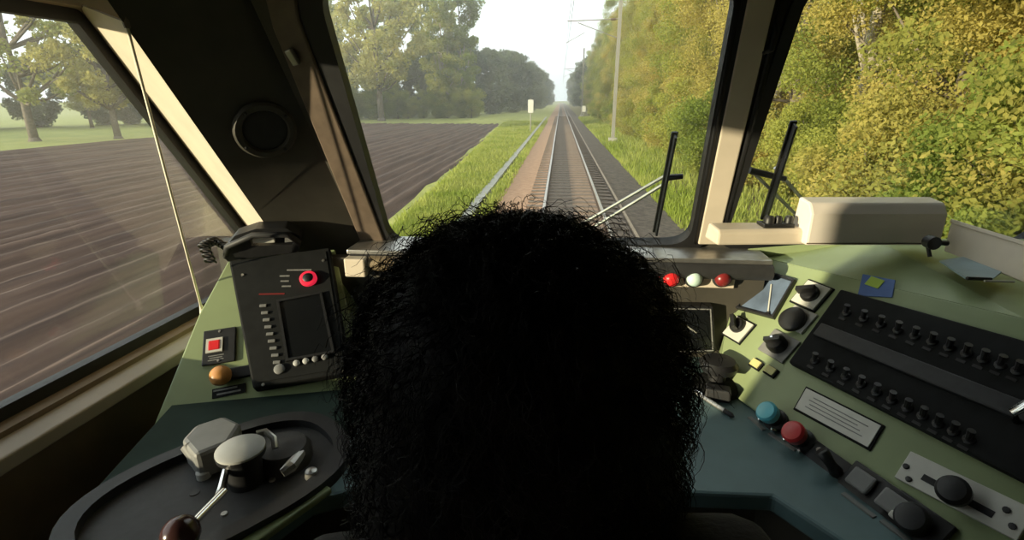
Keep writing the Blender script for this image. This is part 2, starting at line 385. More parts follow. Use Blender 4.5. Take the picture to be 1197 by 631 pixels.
# ================================================================== DESK
ZD = -.65
DK = level(ZD)
desk = thing('driver_desk', R(-.1, .95, FLOOR), 'wrap-around teal driving desk with green sloping wing under the windscreen', 'desk')
A3, B3 = DK.px(890, 490), DK.px(1080, 631)
eu = nrm(B3-A3); nh = nrm(np.cross(V(0,0,1), eu)); nh = nh if nh[0] > 0 else -nh
TH = math.radians(47)
RW = Frame(A3, eu, nh*math.cos(TH)+V(0,0,1)*math.sin(TH))
if np.dot(RW.n, EYE-A3) < 0: RW.n = -RW.n
wingL = RW.uv(838, 447)
# desk top slab
dl = [(-.93, 1.38), (-.855, .95), (-.775, .56), (-.72, .30), (-.60, .34), (-.52, .44), (-.458, .575), (-.405, .672), (-.27, .745), (.283, .752), (.385, .756), (.455, .665), (.53, .50), (.72, .12)]
e2 = RW(.98, 0)-EYE; e0 = RW(wingL[0], 0)-EYE
dl += [(e2[0]+.02, e2[1]), (e0[0]+.02, e0[1]), (.50, 1.38)]
desktop = MB().prism(DK, ccw(dl), -.035, 0).build('desk_top', M['teal'], desk, bevel=.006)
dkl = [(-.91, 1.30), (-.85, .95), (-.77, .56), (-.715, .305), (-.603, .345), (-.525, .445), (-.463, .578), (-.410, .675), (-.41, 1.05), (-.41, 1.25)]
MB().prism(DK, ccw(dkl), 0, .003).build('desk_shade_sheet', M['deskshade'], desk)  # thin added sheet: shade on the left of the teal top, as colour
# skirt below the top, down to the floor
sk = MB()
for p_, q_ in zip(dl[1:14], dl[2:14]):
    a_, b_ = DK(*p_, -.035), DK(*q_, -.035); dn = V(0, 0, FLOOR-ZD+.035); off = V(0, .05, 0)
    sk.hexa([a_+off+dn, b_+off+dn, b_+off+dn+V(0,.03,0), a_+off+dn+V(0,.03,0), a_+off, b_+off, b_+off+V(0,.03,0), a_+off+V(0,.03,0)])
sk.build('knee_panel', M['wall'], desk)
# front fascia under the windscreen ledge, and the ledge itself
FF = Frame(R(0, 1.26, -.55), (1, 0, 0), (0, 0, 1))        # n points to the rear
if FF.n[1] > 0: FF.n = -FF.n
MB().box(FF, -.66, .52, ZD+.55, .15, -.03, 0).build('fascia', M['wall'], desk)
led = MB()
lz = -.388
led.wbox(-.55, .53, EYE[1]+1.25, EYE[1]+1.40, EYE[2]+lz, EYE[2]+lz+.014)
led.build('ledge', M['steel'], desk, bevel=.004)
MB().tube([R(-.54, 1.255, lz-.018), R(.53, 1.255, lz-.018)], .021, 14).build('ledge_bar', M['darkgrey'], desk, smooth=2)
MB().tube([R(-.485, 1.245, lz-.020), R(-.33, 1.245, lz-.020)], .021, 14).build('grip_sleeve', M['brass'], desk, smooth=2)
MB().wbox(-.545, -.49, EYE[1]+1.215, EYE[1]+1.275, EYE[2]+lz-.05, EYE[2]+lz-.001).build('ledge_bracket', M['cream'], desk, bevel=.004)
# sloping green wing on the right
K0, K1 = RW.uv(888, 300), RW.uv(1197, 372)
sl = (K1[1]-K0[1])/(K1[0]-K0[0]); uE = .98
wing_pts = [wingL, RW.uv(846, 396), K0, K1, (uE, K1[1]+sl*(uE-K1[0])), (uE, 0)]
wing = MB().prism(RW, ccw(wing_pts), -.025, 0).build('wing_panel', M['green'], desk, bevel=.003)
# shelf from the wing's crest to the right windscreen
SHZ = -.325
k0, k1, k2 = RW(*K0), RW(*K1), RW(*wing_pts[4])
b0, b1, b2, b3 = R(.50, 1.345, -.372), R(1.20, 1.33, SHZ), R(1.77, 1.30, SHZ), R(1.77, .2, SHZ)
bm1 = R(.80, 1.335, SHZ-.01)
sh = MB(); top_ = [k0, k1, k2, b3, b2, b1, bm1, b0]
dwn = V(0, 0, -.02)
sh.add(top_ + [p_+dwn for p_ in top_], [(0, 1, 6), (0, 6, 7), (1, 5, 6), (1, 2, 3), (1, 3, 4), (1, 4, 5)] + [(8, 14, 9), (8, 15, 14), (9, 14, 13), (9, 11, 10), (9, 12, 11), (9, 13, 12)] + [(i, 8+i, 8+(i+1) % 8, (i+1) % 8) for i in range(8)])
sh.build('wing_shelf', M['green'], desk)
# left side of the wing (short green cheek towards the gauge)
w_a, w_b, w_c = RW(*wingL), RW(*RW.uv(846, 396)), RW(*K0)
MB().sheet([w_a, w_b, w_c, V(w_c[0]-.03, w_c[1]+.02, w_c[2]-.02), FF(FF.uv(838, 420)[0], ZD+.55, 0)], .01).build('wing_cheek', M['green'], desk)
# metal seam strips along the wing's foot
for x0, y0, x1, y1 in ((876, 488, 893, 503), (899, 507, 930, 527), (985, 577, 1022, 605), (1030, 609, 1062, 633)):
    a_, b_ = DK.px(x0, y0), DK.px(x1, y1)
    fr_ = Frame((a_+b_)/2, b_-a_, np.cross(V(0,0,1), b_-a_)); ln = np.linalg.norm(b_-a_)
    MB().box(fr_, -ln/2, ln/2, -.0045, .0045, 0, .003).build('seam_strip', M['grey'], desk)

# --- instruments on the wing: each its own part with sub-parts
def wing_rect(px, w, h, name, m, h0=0, h1=.006, ang=0.0, bev=.001, parent=None, fr=RW):
    f_ = fr.at(*fr.uv(*px), ang); return f_, MB().cbox(f_, (0, 0), w, h, h0, h1).build(name, m, parent or desk, bevel=bev)
WA = 0.0
def selector(px, size, plate, knob_m, turn, offs=(0, 0)):
    f_, p_ = wing_rect(px, size, size, 'selector_switch', plate, 0, .008)
    MB().ring(f_, [(-size*.56, -size*.56), (size*.56, -size*.56), (size*.56, size*.56), (-size*.56, size*.56)], [(-size*.5, -size*.5), (size*.5, -size*.5), (size*.5, size*.5), (-size*.5, size*.5)], 0, .004).build('edge_frame', M['panelblack'], p_)
    k_ = MB().lathe(f_, offs, [(size*.34, .008), (size*.34, .014), (size*.30, .020), (size*.27, .021)], 24)
    k_.box(f_.at(offs[0], offs[1], turn), -size*.33, size*.33, -size*.085, size*.085, .02, .038)
    k_.build('knob', knob_m, p_, smooth=2)
selector((949, 346), .062, M['white'], M['black'], .5)
selector((864, 386), .056, M['white'], M['black'], 2.4, (-.004, .006))
f_, p_ = wing_rect((934, 374), .062, .055, 'push_button', M['lightgrey'], 0, .006)
MB().lathe(f_, (-.006, -.008), [(.030, .006), (.030, .016), (.026, .02), (.010, .022)], 24).build('button_cap', M['black'], p_, smooth=2)
f_, p_ = wing_rect((911, 405), .072, .062, 'key_switch', M['grey'], 0, .006)
k_ = MB().lathe(f_, (0, 0), [(.022, .006), (.022, .02), (.017, .026)], 20); k_.box(f_.at(0, 0, .6), -.018, .018, -.005, .005, .026, .04)
k_.build('knob', M['black'], p_, smooth=2)
MB().lathe(f_, (0, .002), [(.004, .04), (.003, .042)], 8).build('key_tip', M['chrome'], p_)
for px in ((885, 427), (902, 435)):
    f_, p_ = wing_rect(px, .030, .022, 'warning_tab', M['panelblack'], 0, .006)
    MB().cbox(f_, (-.001, .001), .024, .017, .006, .009).build('tab_face', M['yellow'], p_)
# small dial with dark bezel
dl_pts = [RW.uv(*q) for q in ((862, 362), (893, 317), (932, 329), (906, 374))]
dl_in = inset(ccw(dl_pts), .006)
dial = MB().ring(RW, ccw(dl_pts), dl_in, 0, .012).build('dial_meter', M['black'], desk, bevel=.001)
MB().prism(RW, dl_in, 0, .004).build('dial_face', M['bluescreen'], dial)
pa, pb = RW.uv(899, 368), RW.uv(903, 334)
MB().tube([RW(*pa, .006), RW(*pb, .006)], .0022, 5).build('needle', M['white'], dial)
MB().lathe(RW, pa, [(.005, .004), (.005, .009)], 12).build('needle_hub', M['black'], dial)
# small sticker
st = [RW.uv(*q) for q in ((1003, 346), (1009, 321), (1047, 328), (1043, 348))]
stk = MB().prism(RW, ccw(st), 0, .0025).build('sticker', M['blue'], desk); stk['label'] = 'blue sticker with a lime square'
MB().cbox(RW.at(*RW.uv(1023, 331)), (0, 0), .03, .022, .0025, .004).build('sticker_patch', M['lime'], stk)
# breaker panel: black cover with two rows of toggles and a lighter middle rib
bp_px = [(925, 427), (986, 340)]
bl, tl = RW.uv(925, 427), RW.uv(986, 342)
bE = RW.uv(1197, 566); tE = RW.uv(1197, 402)
vb = (bl[1]+bE[1])/2; vt = (tl[1]+tE[1])/2; ua = (bl[0]+tl[0])/2
panel = thing('switch_panel', RW((ua+bE[0])/2, (vb+vt)/2, 0), 'long matt black panel with two rows of small switches on the green wing', 'panel')
pp = [bl, bE, (bE[0]+.25, bE[1]), (tE[0]+.35, tE[1]), tE, tl]
MB().prism(RW, ccw(pp), 0, .016).build('panel_body', M['panelblack'], panel, bevel=.004)
def along(p, q, t): return (p[0]+(q[0]-p[0])*t, p[1]+(q[1]-p[1])*t)
m0, m1 = RW.uv(957, 386, .016), RW.uv(1160, 468, .016)
fm = Frame(RW(*m0, .016), RW(*m1, .016)-RW(*m0, .016), RW.v); ln = np.linalg.norm(RW(*m1)-RW(*m0))
MB().box(fm, 0, ln+.3, -.016, .016, 0, .010).build('middle_rib', M['darkgrey'], panel, bevel=.003)
def toggle(px):
    f_ = RW.at(*RW.uv(*px, .016), 0, .016)
    t_ = MB().lathe(f_, (0, 0), [(.0085, 0), (.0085, .004), (.005, .006), (.0045, .008)], 10)
    t_.tube([f_(0, 0, .006), f_(.003, .010, .020)], [.004, .006], 8)
    o_ = t_.build('toggle_switch', M['black'], panel, smooth=2)
    MB().cbox(f_, (0, -.016), .014, .005, 0, .0015).build('switch_tag', M['darkgrey'], o_)
for k in range(11):
    t = k/10; toggle((953+t*180, 422+t*92))
for k in range(11):
    t = k/10; toggle((990+t*200, 366+t*68))
# chrome grip at the far end of the panel
h0_ = RW.uv(1193, 497)
gr = MB().tube([RW(h0_[0], h0_[1], .016), RW(h0_[0], h0_[1], .045), RW(h0_[0]+.02, h0_[1]+.07, .045), RW(h0_[0]+.02, h0_[1]+.07, .016)], .007, 10).build('grip', M['chrome'], panel, smooth=True)
gr['label'] = 'chrome grip handle'
# white text plate
tp = [RW.uv(*q) for q in ((931, 478), (944, 455), (1031, 499), (1016, 524))]
tp = ccw(tp); tpl = MB().prism(RW, inset(tp, -.004), 0, .004).build('text_plate', M['panelblack'], desk, bevel=.001)
tpl['label'] = 'pale lettered plate in a dark frame'
MB().prism(RW, tp, .004, .006).build('plate_face', M['white'], tpl)
q4 = [RW.uv(*q) for q in ((938, 477), (948, 461), (1024, 501), (1013, 517))]
for r_ in range(4):
    s_ = .15+.7*r_/3; a_ = along(q4[0], q4[1], s_); b_ = along(q4[3], q4[2], s_)
    MB().tube([RW(*along(a_, b_, .05+.04*(r_ % 2)), .0062), RW(*along(a_, b_, .93-.12*((r_*7) % 3)/2), .0062)], .0011, 4).build('print_line', M['grey'], tpl)
# slider plate with slot, knob and screws
sp4 = [RW.uv(*q) for q in ((1047, 559), (1066, 529), (1212, 598), (1190, 634))]
spl = MB().prism(RW, ccw(sp4), 0, .007).build('slider_plate', M['white'], desk, bevel=.001); spl['label'] = 'cream metal plate with a slotted slider'
s0, s1 = RW.uv(1080, 559), RW.uv(1163, 604)
fs_ = Frame(RW(*s0), RW(*s1)-RW(*s0), RW.v); fs_.n = RW.n; ln = np.linalg.norm(RW(*s1)-RW(*s0))
MB().box(fs_, 0, ln, -.0055, .0055, .0068, .0078).build('slot', M['black'], spl)
MB().lathe(fs_, (ln*.52, 0), [(.009, .0078), (.010, .018), (.022, .020), (.023, .030), (.018, .036), (.006, .038)], 24).build('slider_knob', M['black'], spl, smooth=2)
for q in ((1061, 547), (1064, 562), (1178, 598), (1185, 617)):
    MB().lathe(RW, RW.uv(*q), [(.005, .007), (.0045, .0095), (.002, .010)], 10).build('screw', M['darkgrey'], spl, smooth=2)
# cyan and red push buttons on black collars along the wing's foot
def mushroom(px, m, name):
    f_ = RW.at(*RW.uv(*px), 0)
    b_ = MB().lathe(f_, (0, 0), [(.024, 0), (.024, .008), (.018, .012), (.016, .034)], 24).build(name, M['black'], desk, smooth=2)
    MB().lathe(f_, (0, 0), [(.016, .026), (.021, .031), (.022, .046), (.018, .051), (.006, .052)], 24).build('button_cap', m, b_, smooth=2)
    for sx in (-.02, .016):
        MB().lathe(f_, (sx, -.020), [(.0045, .006), (.0045, .018), (.002, .020)], 8).build('screw', M['chrome'], b_, smooth=2)
    return b_
mushroom((908, 492), M['cyan'], 'cyan_button'); mushroom((939, 516), M['red'], 'red_button')
# rocker base plate with a black lever, two grey rocker keys and a round knob
f_, p_ = wing_rect((972, 548), .13, .055, 'lever_plate', M['darkgrey'], 0, .006)
MB().tube([f_(.012, 0, .004), f_(.010, .004, .03), f_(-.004, .012, .052)], [.012, .009, .012], 10).build('lever', M['black'], p_, smooth=True)
MB().tube([f_(-.010, .004, .02), f_(-.014, .012, .045)], [.004, .005], 8).build('lever_guard', M['steel'], p_, smooth=True)
f_, p_ = wing_rect((1026, 580), .115, .06, 'rocker_switch', M['black'], 0, .010, bev=.003)
for sx in (-.027, .027):
    MB().cbox(f_, (sx, .004), .040, .034, .010, .020).build('rocker_key', M['grey'], p_, bevel=.004)
f_, p_ = wing_rect((1072, 612), .085, .06, 'rotary_control', M['black'], 0, .010, bev=.003)
MB().lathe(f_, (0, 0), [(.024, .01), (.024, .028), (.020, .034), (.006, .036)], 24).build('knob', M['black'], p_, smooth=2)
MB().cbox(f_, (-.022, -.012), .014, .012, .010, .022).build('indicator', M['white'], p_, bevel=.003)

# --- fascia: indicator lamps and gauge
lamp_plate = MB().box(FF, FF.uv(766, 325)[0], FF.uv(858, 325)[0], FF.uv(800, 334)[1], FF.uv(800, 315)[1], 0, .010).build('lamp_panel', M['cream'], desk, bevel=.002)
for px, m in (((784, 325), 'redlit'), ((811, 325), 'whitelamp'), ((844, 325), 'darkred')):
    c_ = FF.uv(*px, .012)
    l_ = MB().lathe(FF, c_, [(.024, .010), (.024, .014), (.019, .016)], 24).build('lamp_bezel', M['darkgrey'], lamp_plate, smooth=2)
    MB().lathe(FF, c_, [(.019, .014), (.019, .022), (.015, .030), (.007, .034), (.001, .035)], 24).build('indicator_lamp', M[m], lamp_plate, smooth=True)
for px in ((768, 323), (769, 331)):
    MB().lathe(FF, FF.uv(*px, .012), [(.007, .01), (.007, .018), (.004, .02)], 12).build('pilot_pin', M['chrome'], lamp_plate, smooth=2)
ga_ = [FF.uv(*q) for q in ((771, 408), (833, 406), (830, 353), (770, 352))]
gauge = MB().prism(FF, ccw(ga_), 0, .03).build('gauge_box', M['black'], desk, bevel=.003)
gi = inset(ccw(ga_), .012)
MB().ring(FF, inset(ccw(ga_), .006), inset(ccw(ga_), .0085), .03, .0315).build('gauge_border', M['silverprint'], gauge)
MB().prism(FF, gi, .03, .031).build('gauge_face', M['screen'], gauge)
MB().tube([FF(*FF.uv(793, 374, .033), .033), FF(*FF.uv(814, 389, .033), .033)], .0018, 5).build('needle', M['white'], gauge)
for q in ((784, 363), (788, 363)):
    MB().cbox(FF.at(*FF.uv(*q, .033)), (0, 0), .006, .007, .031, .0325).build('print_mark', M['silverprint'], gauge)
# black round control in front of the gauge and a pen lying on the teal top
ck = thing('brake_handle', DK(*DK.uv(836, 452)), 'black round hand control standing on the teal desk below the gauge', 'control')
c_ = DK.uv(836, 454)
MB().lathe(DK, c_, [(.055, 0), (.055, .012), (.045, .02), (.03, .026)], 24).build('base', M['panelblack'], ck, smooth=2)
MB().lathe(DK, c_, [(.020, .02), (.020, .045), (.040, .052), (.044, .066), (.036, .076), (.010, .078)], 24).build('knob', M['black'], ck, smooth=2)
MB().cbox(DK.at(c_[0], c_[1], -.2, 0), (0, -.046), .055, .03, .0, .03).build('index_block', M['darkgrey'], ck, bevel=.004)
pa, pb = DK.px(811, 457, .006), DK.px(858, 487, .006)
pen = thing('pen', pa, 'slim grey metal pen lying on the teal desk top', 'pen')
MB().tube([pa, lerp(pa, pb, .78)], .0055, 10).build('barrel', M['steel'], pen, smooth=2)
MB().tube([lerp(pa, pb, .78), lerp(pa, pb, .94), pb], [.0058, .0055, .0015], 10).build('tip', M['darkgrey'], pen, smooth=2)
MB().tube([lerp(pa, pb, .02)+V(0,0,.007), lerp(pa, pb, .22)+V(0,0,.007)], .0015, 6).build('pocket_clip', M['chrome'], pen)

# ================================================================== LEFT CABINET + DISPLAY
t0_, t1_, t2_ = DK.px(222, 474), DK.px(415, 456), R(-.62, 1.30, -.385)
LC = Frame(t0_, t1_-t0_, t2_-t0_)
if np.dot(LC.n, EYE-t0_) < 0: LC.n = -LC.n
cab = thing('instrument_cabinet', (t0_+t1_)/2, 'sloping green cabinet at the left end of the desk under the side window', 'cabinet')
cpx = ((178, 500), (432, 480), (392, 291), (268, 302), (232, 368))
cpts = [LC.uv(*q) for q in cpx]; cpts = ccw(cpts)
front3 = [LC(*q) for q in cpts]
back3 = [V(p_[0]-.02, max(p_[1]+.02, EYE[1]+1.30 - .04*(p_[2] < EYE[2]-.5)), p_[2]-.02) for p_ in front3]
body = MB(); n = len(front3)
body.add(front3+back3, [tuple(range(n)), tuple(reversed(range(n, 2*n)))] + [(i, n+i, n+(i+1) % n, (i+1) % n) for i in range(n)])
body.build('cabinet_body', M['green'], cab, bevel=.004)
# safety label with a red square and an amber knob
f_ = LC.at(*LC.uv(256, 404), 0)
lbl = MB().cbox(LC.at(*LC.uv(257, 405), .10), (0, 0), .072, .090, 0, .006).build('button_plate', M['black'], cab, bevel=.002)
fl = LC.at(*LC.uv(252, 405), .10)
MB().ring(fl, [(-.018, -.018), (.018, -.018), (.018, .018), (-.018, .018)], [(-.0125, -.0125), (.0125, -.0125), (.0125, .0125), (-.0125, .0125)], .006, .010).build('button_frame', M['white'], lbl)
MB().cbox(fl, (0, 0), .024, .024, .006, .012).build('square_button', M['redlit'], lbl, bevel=.002)
for k in range(3): MB().cbox(fl, (.004, -.026-.0055*k), .034-.006*(k % 2), .002, .006, .0066).build('print_line', M['silverprint'], lbl)
for sy in (-.038, .038): MB().lathe(LC.at(*LC.uv(257, 405), .10), (.0, sy), [(.0035, .006), (.003, .008)], 8).build('screw', M['grey'], lbl)
ak = MB().cbox(LC.at(*LC.uv(275, 437), .10), (0, 0), .075, .028, 0, .010).build('knob_bracket', M['black'], cab, bevel=.003)
MB().lathe(LC.at(*LC.uv(262, 443)), (0, 0), [(.012, .004), (.020, .012), (.024, .022), (.021, .033), (.012, .039), (.002, .041)], 20).build('amber_knob', M['orange'], ak, smooth=True)
tg = MB().cbox(LC.at(*LC.uv(268, 457), .12), (0, 0), .070, .022, 0, .003).build('name_strip', M['panelblack'], cab)
for k in range(2): MB().cbox(LC.at(*LC.uv(264+4*k, 455+4*k), .12), (0, 0), .05, .004, .003, .0036).build('print_line', M['silverprint'], tg)
# display unit (a box on the cabinet's face)
dpx = [(272, 312), (300, 459), (412, 440), (388, 296)]
dpts = ccw([LC.uv(*q) for q in dpx])
disp = thing('display_unit', LC(*LC.uv(340, 450)), 'black driver display with a lit red ring and dark screen on the green cabinet', 'display')
MB().prism(LC, dpts, 0, .030).build('housing', M['panelblack'], disp, bevel=.005)
DF = Frame(LC(0, 0, .030), LC.u, LC.v); DF.n = LC.n
MB().prism(DF, inset(dpts, .012), 0, .002).build('front_plate', M['panelblack'], disp)
scr = ccw([DF.uv(*q) for q in ((327, 354), (338, 420), (388, 411), (374, 345))])
so_ = MB().ring(DF, inset(scr, -.006), scr, .002, .008).build('screen_bezel', M['black'], disp)
MB().prism(DF, scr, .002, .005).build('screen', M['screen'], disp)
rc = DF.uv(361, 327)
rg = MB().lathe(DF, rc, [(.021, .002), (.021, .010), (.017, .012), (.013, .012), (.013, .002)], 28).build('lit_ring', M['redglow'], disp, smooth=2); rg['label'] = 'glowing red ring'
MB().lathe(DF, rc, [(.013, .002), (.013, .013), (.009, .016), (.002, .017)], 24).build('ring_button', M['black'], disp, smooth=2)
for i in range(9):
    t = i/8; c_ = DF.uv(308+t*16, 358+t*66); 
    MB().cbox(DF.at(*c_, .0), (0, 0), .016, .0075, .002, .0055).build('key', M['grey'], disp, bevel=.001)
c_ = DF.uv(327, 432); MB().lathe(DF, c_, [(.012, .002), (.012, .006), (.008, .008)], 18).build('round_key', M['grey'], disp, smooth=2)
for i in range(4):
    c_ = DF.uv(347+i*11, 425-i*2.4); MB().lathe(DF, c_, [(.0075, .002), (.0075, .006), (.005, .008)], 12).build('key_stud', M['lightgrey'] if i < 2 else M['grey'], disp, smooth=2)
for (x_, y_, w_) in ((350, 316, .06), (333, 323, .024), (333, 329, .02), (335, 335, .022), (318, 344, .06)):
    MB().cbox(DF.at(*DF.uv(x_, y_), -.05), (0, 0), w_, .004, .002, .0026).build('print_line', M['silverprint'] if y_ < 340 else M['darkred'], disp)
for q in ((284, 322), (378, 305), (308, 450), (402, 434)):
    MB().lathe(DF, DF.uv(*q), [(.004, .002), (.0035, .0045)], 8).build('screw', M['steel'], disp)
# hooded carrying handle on top of the display
hp = [(262, 289), (276, 273), (300, 265), (335, 264), (352, 274), (350, 292), (300, 298), (266, 304)]
HF = Frame(LC(*LC.uv(305, 300)), LC.u, V(0, -.25, 1)); HF.n = HF.n if np.dot(HF.n, EYE-HF.o) > 0 else -HF.n
hl = ccw([HF.uv(*q) for q in hp]); hole = ccw(round_poly([HF.uv(*q) for q in ((295, 285), (344, 283), (343, 275), (294, 277))], .004, 3))
hd = plate_holes(HF, round_poly(hl, .012, 3), [hole], -.03, .012)
ho = link('carrying_handle', hd, M['black'], disp, bevel=.004)
MB().tube([HF(*HF.uv(264, 300), .0), HF(*HF.uv(268, 284), .02), HF(*HF.uv(298, 270), .024), HF(*HF.uv(338, 269), .024), HF(*HF.uv(352, 280), .018)], .008, 8).build('handle_rim', M['darkgrey'], disp, smooth=True)
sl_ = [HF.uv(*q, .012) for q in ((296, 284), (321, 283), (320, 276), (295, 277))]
MB().prism(HF, ccw(sl_), .004, .0135).build('slot_light_plate', M['white'], ho)  # off-white plate painting the light that shows through the handle slot
sl_ = [HF.uv(*q, .012) for q in ((333, 283), (343, 282), (342, 276), (333, 277))]
MB().prism(HF, ccw(sl_), .004, .0135).build('slot_light_plate', M['grey'], ho)  # dimmer part of the same slot light, painted as a grey plate
# coiled cable beside the display
cc = [LC(*LC.uv(250, 312), .02), LC(*LC.uv(244, 296), .035), LC(*LC.uv(256, 288), .03), LC(*LC.uv(268, 294), .02)]
pts = []
for k in range(90):
    t = k/89*3; i = min(int(t), 2); p_ = lerp(cc[i], cc[i+1], t-i); a_ = k*.75
    pts.append(p_ + LC.u*.013*math.cos(a_) + LC.n*.013*math.sin(a_))
cb = MB().tube(pts, .0028, 6).build('coiled_cable', M['black'], None, smooth=True)
tag(cb, 'black coiled cable looped beside the display handle', 'cable')

# ================================================================== MASTER CONTROLLER (left, on the desk)
mc = thing('master_controller', DK(*DK.uv(262, 565)), 'dark oval driving controller with pale round cap and chrome levers on the desk', 'controller')
cx, cy = DK.uv(258, 572)
ua_, ub_ = DK.uv(150, 600), DK.uv(375, 500)
ang = math.atan2(ub_[1]-ua_[1], ub_[0]-ua_[0])
MF = DK.at(cx, cy, ang)
def oval(a, b, n=40, p=2.6):
    return [(a*math.copysign(abs(math.cos(2*math.pi*i/n))**(2/p), math.cos(2*math.pi*i/n)), b*math.copysign(abs(math.sin(2*math.pi*i/n))**(2/p), math.sin(2*math.pi*i/n))) for i in range(n)]
MB().ring(MF, oval(.225, .150), oval(.195, .122), 0, .022).build('rim', M['rubber'], mc, smooth=2)
MB().prism(MF, oval(.196, .123), 0, .006).build('base_plate', M['darkgrey'], mc)
def mpx(x, y, h): return MF.uv(x, y, h)
gb = mpx(246, 514, .05)
blk = MB()
gbl = ccw([mpx(*q, .06) for q in ((212, 514), (228, 497), (262, 486), (282, 495), (268, 517), (228, 533))])
blk.prism(MF, gbl, .006, .062); blk.build('handle_block', M['grey'], mc, bevel=.008)
MB().tube([MF(*mpx(222, 520, .05), .05), MF(*mpx(236, 546, .02), .02)], [.016, .010], 10).build('block_arm', M['grey'], mc, smooth=2)
MB().lathe(MF, mpx(238, 554, .012), [(.012, .006), (.012, .018), (.008, .022)], 14).build('stud', M['lightgrey'], mc, smooth=2)
cc_ = mpx(281, 524, .075)
MB().lathe(MF, cc_, [(.030, .006), (.030, .060), (.040, .064), (.041, .072)], 28).build('drum', M['black'], mc, smooth=2)
cap = MB().lathe(MF, cc_, [(.040, .070), (.040, .076), (.034, .080), (.004, .081)], 32).build('round_cap', M['lightgrey'], mc, smooth=2); cap['label'] = 'pale round cap'
MB().tube([MF(*mpx(264, 550, .05), .05), MF(*mpx(259, 572, .045), .045), MF(*mpx(255, 580, .05), .05)], [.006, .007, .006], 8).build('link_rod', M['chrome'], mc, smooth=2)
rod = MB().tube([MF(*mpx(262, 574, .05), .05), MF(*mpx(226, 611, .06), .06)], .0062, 10).build('lever_rod', M['chrome'], mc, smooth=2)
kb = mpx(211, 624, .062); Rk = .026
prof = [(max(.001, Rk*math.sin(math.pi*i/12)), .062-Rk*math.cos(math.pi*i/12)) for i in range(13)]
bk = MB().lathe(MF, kb, prof, 20).build('lever_ball', mat('dark_red_brown_ball', (.05, .022, .020), .18, var=.1), mc, smooth=True)
MB().lathe(MF, mpx(227, 575, .008), [(.008, .006), (.008, .0075)], 14).build('hole_ring', M['black'], mc)
# second drum with clamps on the right of the controller
d2 = mpx(330, 520, .04)
MB().lathe(MF, d2, [(.050, .006), (.050, .030), (.042, .040), (.012, .042)], 28).build('brake_drum', M['darkgrey'], mc, smooth=2)
MB().tube([MF(*mpx(300, 507, .07), .07), MF(*mpx(310, 504, .07), .07), MF(*mpx(320, 512, .062), .062), MF(*mpx(322, 524, .05), .05)], .006, 8).build('clamp_arm', M['steel'], mc, smooth=2)
MB().tube([MF(*mpx(352, 530, .03), .03), MF(*mpx(340, 545, .035), .035), MF(*mpx(330, 553, .03), .03)], [.009, .011, .008], 8).build('small_lever', M['steel'], mc, smooth=2)
MB().lathe(MF, mpx(364, 553, .02), [(.008, .006), (.012, .014), (.010, .026), (.003, .029)], 14).build('thumb_nut', M['steel'], mc, smooth=2)
for q in ((247, 588), (262, 600), (318, 560)): MB().lathe(MF, mpx(*q, .008), [(.006, .006), (.005, .009)], 10).build('screw', M['steel'], mc)
# green edge moulding of the desk beside the driver's knee
a_, b_ = DK.px(296, 634), DK.px(372, 580)
f_ = Frame((a_+b_)/2, b_-a_, np.cross(V(0,0,1), b_-a_)); ln = np.linalg.norm(b_-a_)
MB().box(f_, -ln/2-.04, ln/2+.02, -.012, .012, -.004, .010).build('edge_moulding', M['green'], desk, bevel=.004)

# ================================================================== CREAM HOUSINGS ON THE SHELF
def housing(name, pL, pR, z, depth, prof, m, label, cat):
    fz = level(z); a_, b_ = fz.px(*pL), fz.px(*pR); u_ = nrm(b_-a_); ln = np.linalg.norm(b_-a_)
    back = nrm(np.cross(V(0,0,1), u_))
    mb_ = MB(); n = len(prof); vs = [a_ + back*d + V(0,0,h) for d, h in prof] + [b_ + back*d + V(0,0,h) for d, h in prof]
    mb_.add(vs, [tuple(range(n)), tuple(reversed(range(n, 2*n)))] + [(i, n+i, n+(i+1) % n, (i+1) % n) for i in range(n)])
    t_ = thing(name, (a_+b_)/2, label, cat); mb_.build('casing', m, t_, bevel=.005)
    return t_, a_, u_, back, ln
HZ = -.312
h1_, ha, hu, hb, hl_ = housing('heater_housing', (942, 287), (1099, 287), HZ, .07, [(0, 0), (0, .072), (.016, .094), (.062, .100), (.075, 0)], M['beige'], 'long beige housing standing below the right windscreen', 'housing')
HFr = Frame(ha, hu, V(0,0,1)); HFr.n = -hb
MB().box(HFr, 0, hl_, .004, .0065, .0, .0012).build('lower_seam', M['brown'], h1_)
h2_, ha2, hu2, hb2, hl2 = housing('wiper_motor_box', (838, 287), (944, 286), HZ-.004, .06, [(0, 0), (0, .030), (.008, .036), (.060, .040), (.075, 0)], M['cream'], 'low cream box with black fittings at the foot of the centre pillar', 'housing')
T2 = Frame(ha2+V(0,0,.038), hu2, hb2)
MB().box(T2, hl2*.52, hl2*.86, .012, .050, -.002, .008).build('mount_plate', M['black'], h2_, bevel=.002)
for q, r_ in ((.60, .012), (.70, .009), (.82, .010)):
    MB().lathe(T2, (hl2*q, .026), [(r_, .006), (r_, .018), (r_*.7, .024)], 12).build('terminal_knob', M['black'], h2_, smooth=2)
